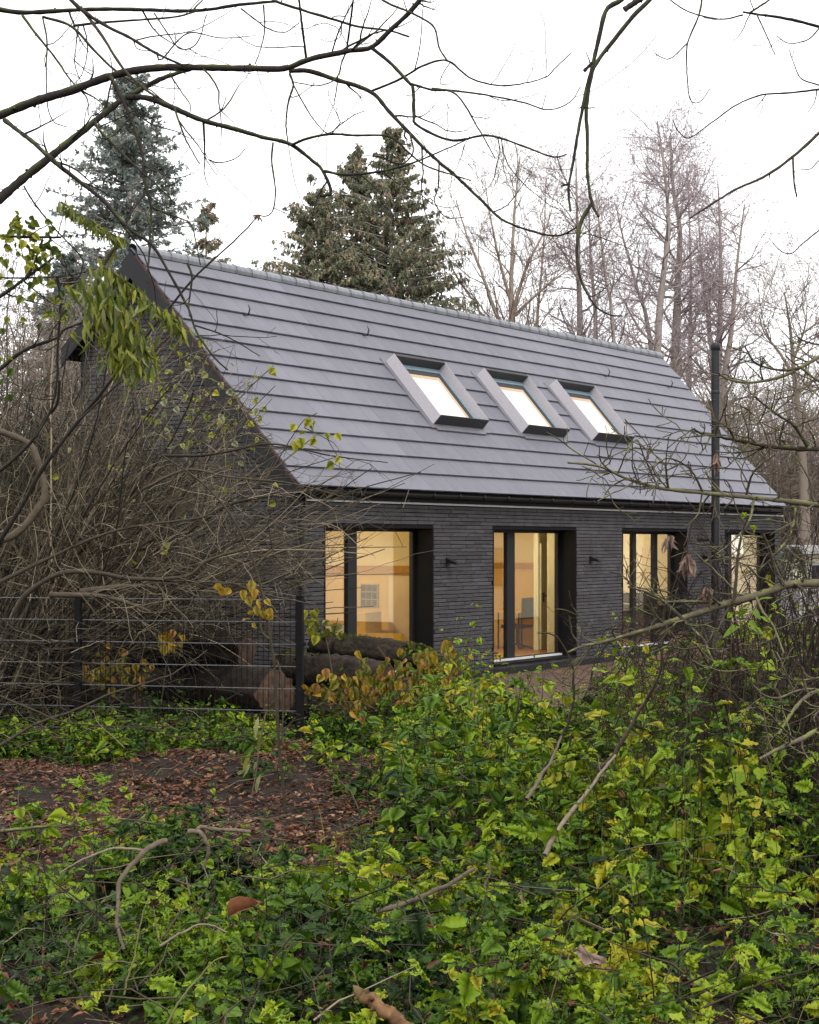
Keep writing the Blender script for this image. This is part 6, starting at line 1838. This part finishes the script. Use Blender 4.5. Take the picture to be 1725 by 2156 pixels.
hang_leaves(sp, sap[0][0][0], [(455, 1228), (470, 1235), (487, 1240), (520, 1255), (530, 1222), (535, 1240), (545, 1262), (525, 1285), (540, 1290), (552, 1285), (520, 1300), (558, 1262), (565, 1280), (533, 1310), (572, 1295), (512, 1242), (526, 1230), (538, 1275)], 15.05, (0.065, 0.11), mY[2:5])
# withered pale stalk hanging beside it
stk = [line(TD, [(560, 1500), (548, 1560), (540, 1620), (530, 1680)], 2.0, 1.5, 14.2)]
wst = branch_thing('withered_plant', 'withered pale green plant with limp long leaves left of the sapling stem', 'plant', stk, 'bark_twig', None, tints=(0.6, 0.9))
pos = np.array([pt(x, y, 14.2) for x, y in [(545, 1510), (540, 1545), (552, 1555), (530, 1580), (545, 1600), (525, 1605), (550, 1630), (515, 1620)]])
leaf_objects(wst, stk[0][0][0], [mD[5], mD[3], mD[1]], pos, unit(np.array([-0.35, 0, -1.0]) + rng.normal(0, 0.35, (8, 3))), unit(np.array([0.0, -1, 0.2]) + rng.normal(0, 0.5, (8, 3))), rng.uniform(0.12, 0.22, 8))

# yellowing bushes round the log pile
def leaf_bush(label, o, stems_, spots, Yd, n, L, meshes, jit=0.22):
    t = tag(empty('yellowing_bush', tuple(o)), label, 'bush', 'yellowing bushes by the logs')
    for P, R in stems_:
        Tubes().add(P, R, 5, 0.5).build('stem', M['bark_twig'], t, o)
    pts = []
    for x, y, sx, sy, w in spots:
        pts += [(x + rng.normal(0, sx), y + rng.normal(0, sy)) for _ in range(int(n * w))]
    hang_leaves(t, o, pts, Yd, L, meshes, jit)
    return t
o1 = np.array([pt(820, 1480, 20.4)[0], 20.4, 0.0])
leaf_bush('broad bush of brown and yellow drooping leaves in front of the second window corner', o1,
          [line(TD, [(830, 1520), (850, 1460), (900, 1400), (940, 1370), (965, 1345)], 3, 1.2, 20.4), line(TD, [(820, 1520), (790, 1460), (740, 1430), (690, 1440)], 2.6, 1.2, 20.4), line(TD, [(835, 1520), (840, 1440), (815, 1390), (795, 1360)], 2.6, 1.2, 20.4), line(TD, [(840, 1520), (900, 1460), (960, 1430)], 2.4, 1, 20.4)],
          [(780, 1430, 45, 25, .24), (860, 1420, 45, 22, .24), (920, 1395, 34, 20, .18), (840, 1470, 70, 16, .18), (720, 1460, 40, 20, .16)], 20.3, 299, (0.075, 0.155), mY + mY[:2] + mY[:1])
o2 = np.array([pt(985, 1450, 20.8)[0], 20.8, 0.0])
leaf_bush('small bare-twigged bush with one bright orange leaf before the brick pier', o2,
          [line(TD, [(975, 1480), (972, 1420), (960, 1380), (950, 1350), (948, 1330)], 2.4, 1.0, 20.8), line(TD, [(972, 1420), (990, 1370), (1010, 1340), (1035, 1320)], 1.8, 0.8, 20.8), line(TD, [(990, 1370), (985, 1345), (975, 1325)], 1.2, 0.7, 20.8), line(TD, [(1010, 1340), (1030, 1365), (1045, 1380)], 1.4, 0.7, 20.8)],
          [(950, 1358, 3, 6, .4), (905, 1375, 6, 12, .6)], 20.8, 8, (0.15, 0.24), mY[2:5], 0.03)
o3 = np.array([pt(690, 1400, 20.6)[0], 20.6, 0.0])
leaf_bush('bush with a few bright yellow leaves at the right of the fence post', o3,
          [line(TD, [(700, 1420), (690, 1360), (680, 1320), (655, 1290)], 2, 1, 20.6), line(TD, [(690, 1360), (705, 1330), (712, 1300)], 1.5, 0.8, 20.6)],
          [(690, 1310, 18, 12, .5), (655, 1295, 8, 14, .25), (668, 1335, 8, 6, .25)], 20.6, 24, (0.08, 0.13), mL[2:5] + mY[:2], 0.05)
o4 = np.array([pt(260, 1440, 21.4)[0], 21.4, 0.0])
leaf_bush('yellowing leaves behind the mesh at the left fence post', o4,
          [line(TD, [(230, 1480), (240, 1430), (260, 1390)], 2.2, 1, 21.4), line(TD, [(235, 1480), (280, 1440), (330, 1420)], 2, 1, 21.4), line(TD, [(340, 1480), (350, 1400), (360, 1350)], 2, 1, 21.4)],
          [(230, 1400, 25, 18, .35), (270, 1410, 28, 16, .3), (190, 1420, 20, 12, .15), (355, 1345, 16, 10, .2)], 21.4, 110, (0.08, 0.145), mY)

# fallen branches among the weeds
def gnarl(PR):
    P, R = PR
    n = len(P)
    return P + np.cumsum(rng.normal(0, 0.0022, P.shape), 0) + rng.normal(0, 0.0006, P.shape), R * (1 + 0.5 * np.cumsum(rng.normal(0, 0.03, n))) * np.linspace(1, 0.8, n)

def stick(label, lines_, tints=(0.25, 0.65), mat='deadwood', name='fallen_branch', tw=None):
    lines_ = [gnarl(q) for q in lines_]
    tw = tw or dict(per_m=4, len=(0.05, 0.28), sub=1, up=0.0, tip_up=0.0, rmax=0.004, tip=0.0012)
    return branch_thing(name, label, 'fallen branch', lines_, mat, tw, 'dead branches lying in the undergrowth', tints=tints)
stick('pale bent fallen branch in the lower left, drooping to the ground', [line(T7, [(700, 340), (640, 365), (600, 400), (545, 470), (508, 515), (500, 600), (495, 680), (520, 785)], 7, 3.6, 9.0, 8.6, 30), line(T7, [(620, 385), (540, 378), (450, 385), (330, 430), (250, 470)], 3.5, 2, 9.0)])
stick('short forked pale branch end sticking up in the clearing', [line(T7, [(790, 300), (840, 300), (870, 330), (885, 380), (865, 440)], 5.5, 4.0, 9.4), line(T7, [(840, 300), (850, 280), (950, 295), (1080, 305)], 5, 4.5, 9.5)])
stick('thin green-brown branch lying level across the left weeds', [line(T7, [(-40, 310), (0, 302), (200, 285), (380, 268), (490, 242), (560, 245), (700, 265)], 4, 1.8, 9.6, 9.6, 30)], (0.2, 0.5), 'bark_green')
stick('small arched bare twig below the pale bent branch', [line(T7, [(670, 785), (740, 745), (820, 712), (890, 712), (940, 740)], 3, 2.2, 8.2), line(T7, [(270, 900), (380, 860), (460, 845), (570, 848)], 2, 1.5, 8.0)])
stick('pale straight branch lying right of the big rusty leaf', [line(T8, [(-140, 640), (0, 600), (100, 560), (200, 510), (275, 465)], 7, 5, 9.2, 9.4)])
stick('leaning dead branch in the middle, dark below and pale at its upper end', [line(T6, [(800, 1150), (870, 1090), (985, 890), (1020, 830), (1060, 740), (1075, 600), (1085, 460)], 6, 3.0, 12.0, 11.2, 40)], (0.05, 0.3), 'deadwood')
stick('thin dead branch leaning right in front of the bare sand', [line(T6, [(560, 1180), (600, 1090), (680, 900), (690, 740), (650, 640), (610, 590), (540, 580)], 4.2, 1.8, 12.6, 12.2, 40)], (0.25, 0.5), 'bark_twig')
stick('leaning forked stick with pale bark in the weeds right of the centre', [line(T8, [(570, 400), (640, 260), (720, 160), (800, 50), (860, -30)], 6, 4, 9.8, 10.4), line(T8, [(490, 170), (540, 90), (600, 0), (640, -90)], 4.5, 3, 10.6, 11)], (0.3, 0.6))
stick('long grey branch slanting up over the weeds at the left edge', [line(T5, [(-40, 1140), (0, 1115), (150, 1025), (300, 970), (450, 905), (560, 870), (700, 825), (800, 765), (870, 715)], 3.6, 1.6, 16.5, 17, 40), line(T5, [(0, 910), (120, 960), (250, 1015), (400, 1035), (560, 1045), (720, 1040)], 2.4, 1.2, 16.5)], (0.25, 0.5), 'bark_twig')
stick('thin dark stalk leaning across the bottom middle', [line(T7, [(1020, 1120), (1060, 1000), (1110, 900), (1200, 770), (1300, 680), (1390, 640)], 3.4, 1.6, 7.4)], (0.2, 0.4), 'bark_twig')
stick('yellow-green arching stalk at the bottom left of the middle', [line(T7, [(705, 1120), (770, 1000), (840, 900), (900, 840), (965, 815)], 3.0, 1.6, 7.2), line(T7, [(520, 990), (560, 850), (590, 700), (625, 560)], 2.6, 1.4, 7.4)], (0.8, 1.0), 'stem')
# broken rotten branch in the bottom corner of the view, and big dead leaves
stick('broken rotten brown branch end at the bottom edge', [line(T7, [(1780, 1180), (1700, 1110), (1600, 1030), (1490, 965)], 17, 14, 7.0, 7.1, 40)], (0.3, 0.6), 'rotten', 'broken_branch')
def big_leaf(label, x, y, Yd, d, nrm, L, W, tint, curl):
    p = pt(x, y, Yd)
    tv, tf = leaf_ovate(0.0, 9)
    o = Leaves().add((tv, tf), p[None], np.array([d]), np.array([nrm]), L, W, tint, droop=0.2, fold=0.3, curl=curl).build('dead_leaf', M['litter'] if tint < 0.95 else M['litter_pale'], None, p)
    o.location = p
    return tag(o, label, 'dead leaf', 'large dead leaves caught in the weeds')
big_leaf('large rusty orange leaf curled upright left of the middle', *T7(960, 660), 8.4, (0.85, 0.25, 0.42), (-0.25, -0.85, 0.5), 0.18, 0.085, 0.74, 0.45)
big_leaf('big tan dead leaf folded over at the lower right', *T8(700, 800), 7.6, (0.95, 0.1, -0.30), (0.1, -0.55, 0.85), 0.15, 0.085, 0.97, -0.5)


# ------------------------------------------------------------------ across the yard, out of the view: what the big panes mirror
opp = tag(empty('opposite_house', (27, 43, 0), math.radians(90) - A + math.pi), 'cream house with brown roof across the yard, mirrored in the big windows', 'house')
MB().box(-8, 8, -4, 4, 0, 2.9).build('wall', M['cream_wall'], opp)
MB().prism([(-8.5, -4.5, 2.85), (-8.5, 4.5, 2.85), (-8.5, 0, 6.2)], (17, 0, 0)).build('roof', M['log_bark'], opp)
for x in (-6, -2.5, 1, 4.5):
    w = MB().box(x, x + 1.2, -4.03, -4.002, 0.9, 2.2).build('window', M['white_sill'], opp)
    for i in range(2):
        MB().box(x + 0.06 + i * 0.56, x + 0.58 + i * 0.56, -4.05, -4.031, 0.98, 2.12).build('pane', M['anthracite'], w)

for x, y, k in ((17.5, 38.5, 0.9), (22.0, 37.0, 2.1)):
    src = next(q for q in scene.objects if q.name.startswith('alder_tree') and 'thick alder' in q.get('label', ''))
    r = src.copy(); C.objects.link(r)
    r.location = (x, y, 0); r.rotation_euler = (0, 0, k); r.scale = (0.6, 0.6, 0.6)
    r['label'] = 'bare alder standing across the yard, %s the cream house' % ('nearer to' if k < 1 else 'right in front of'); r['group'] = 'trees across the yard'
    for ch in list(src.children):
        c = ch.copy(); C.objects.link(c); c.parent = r
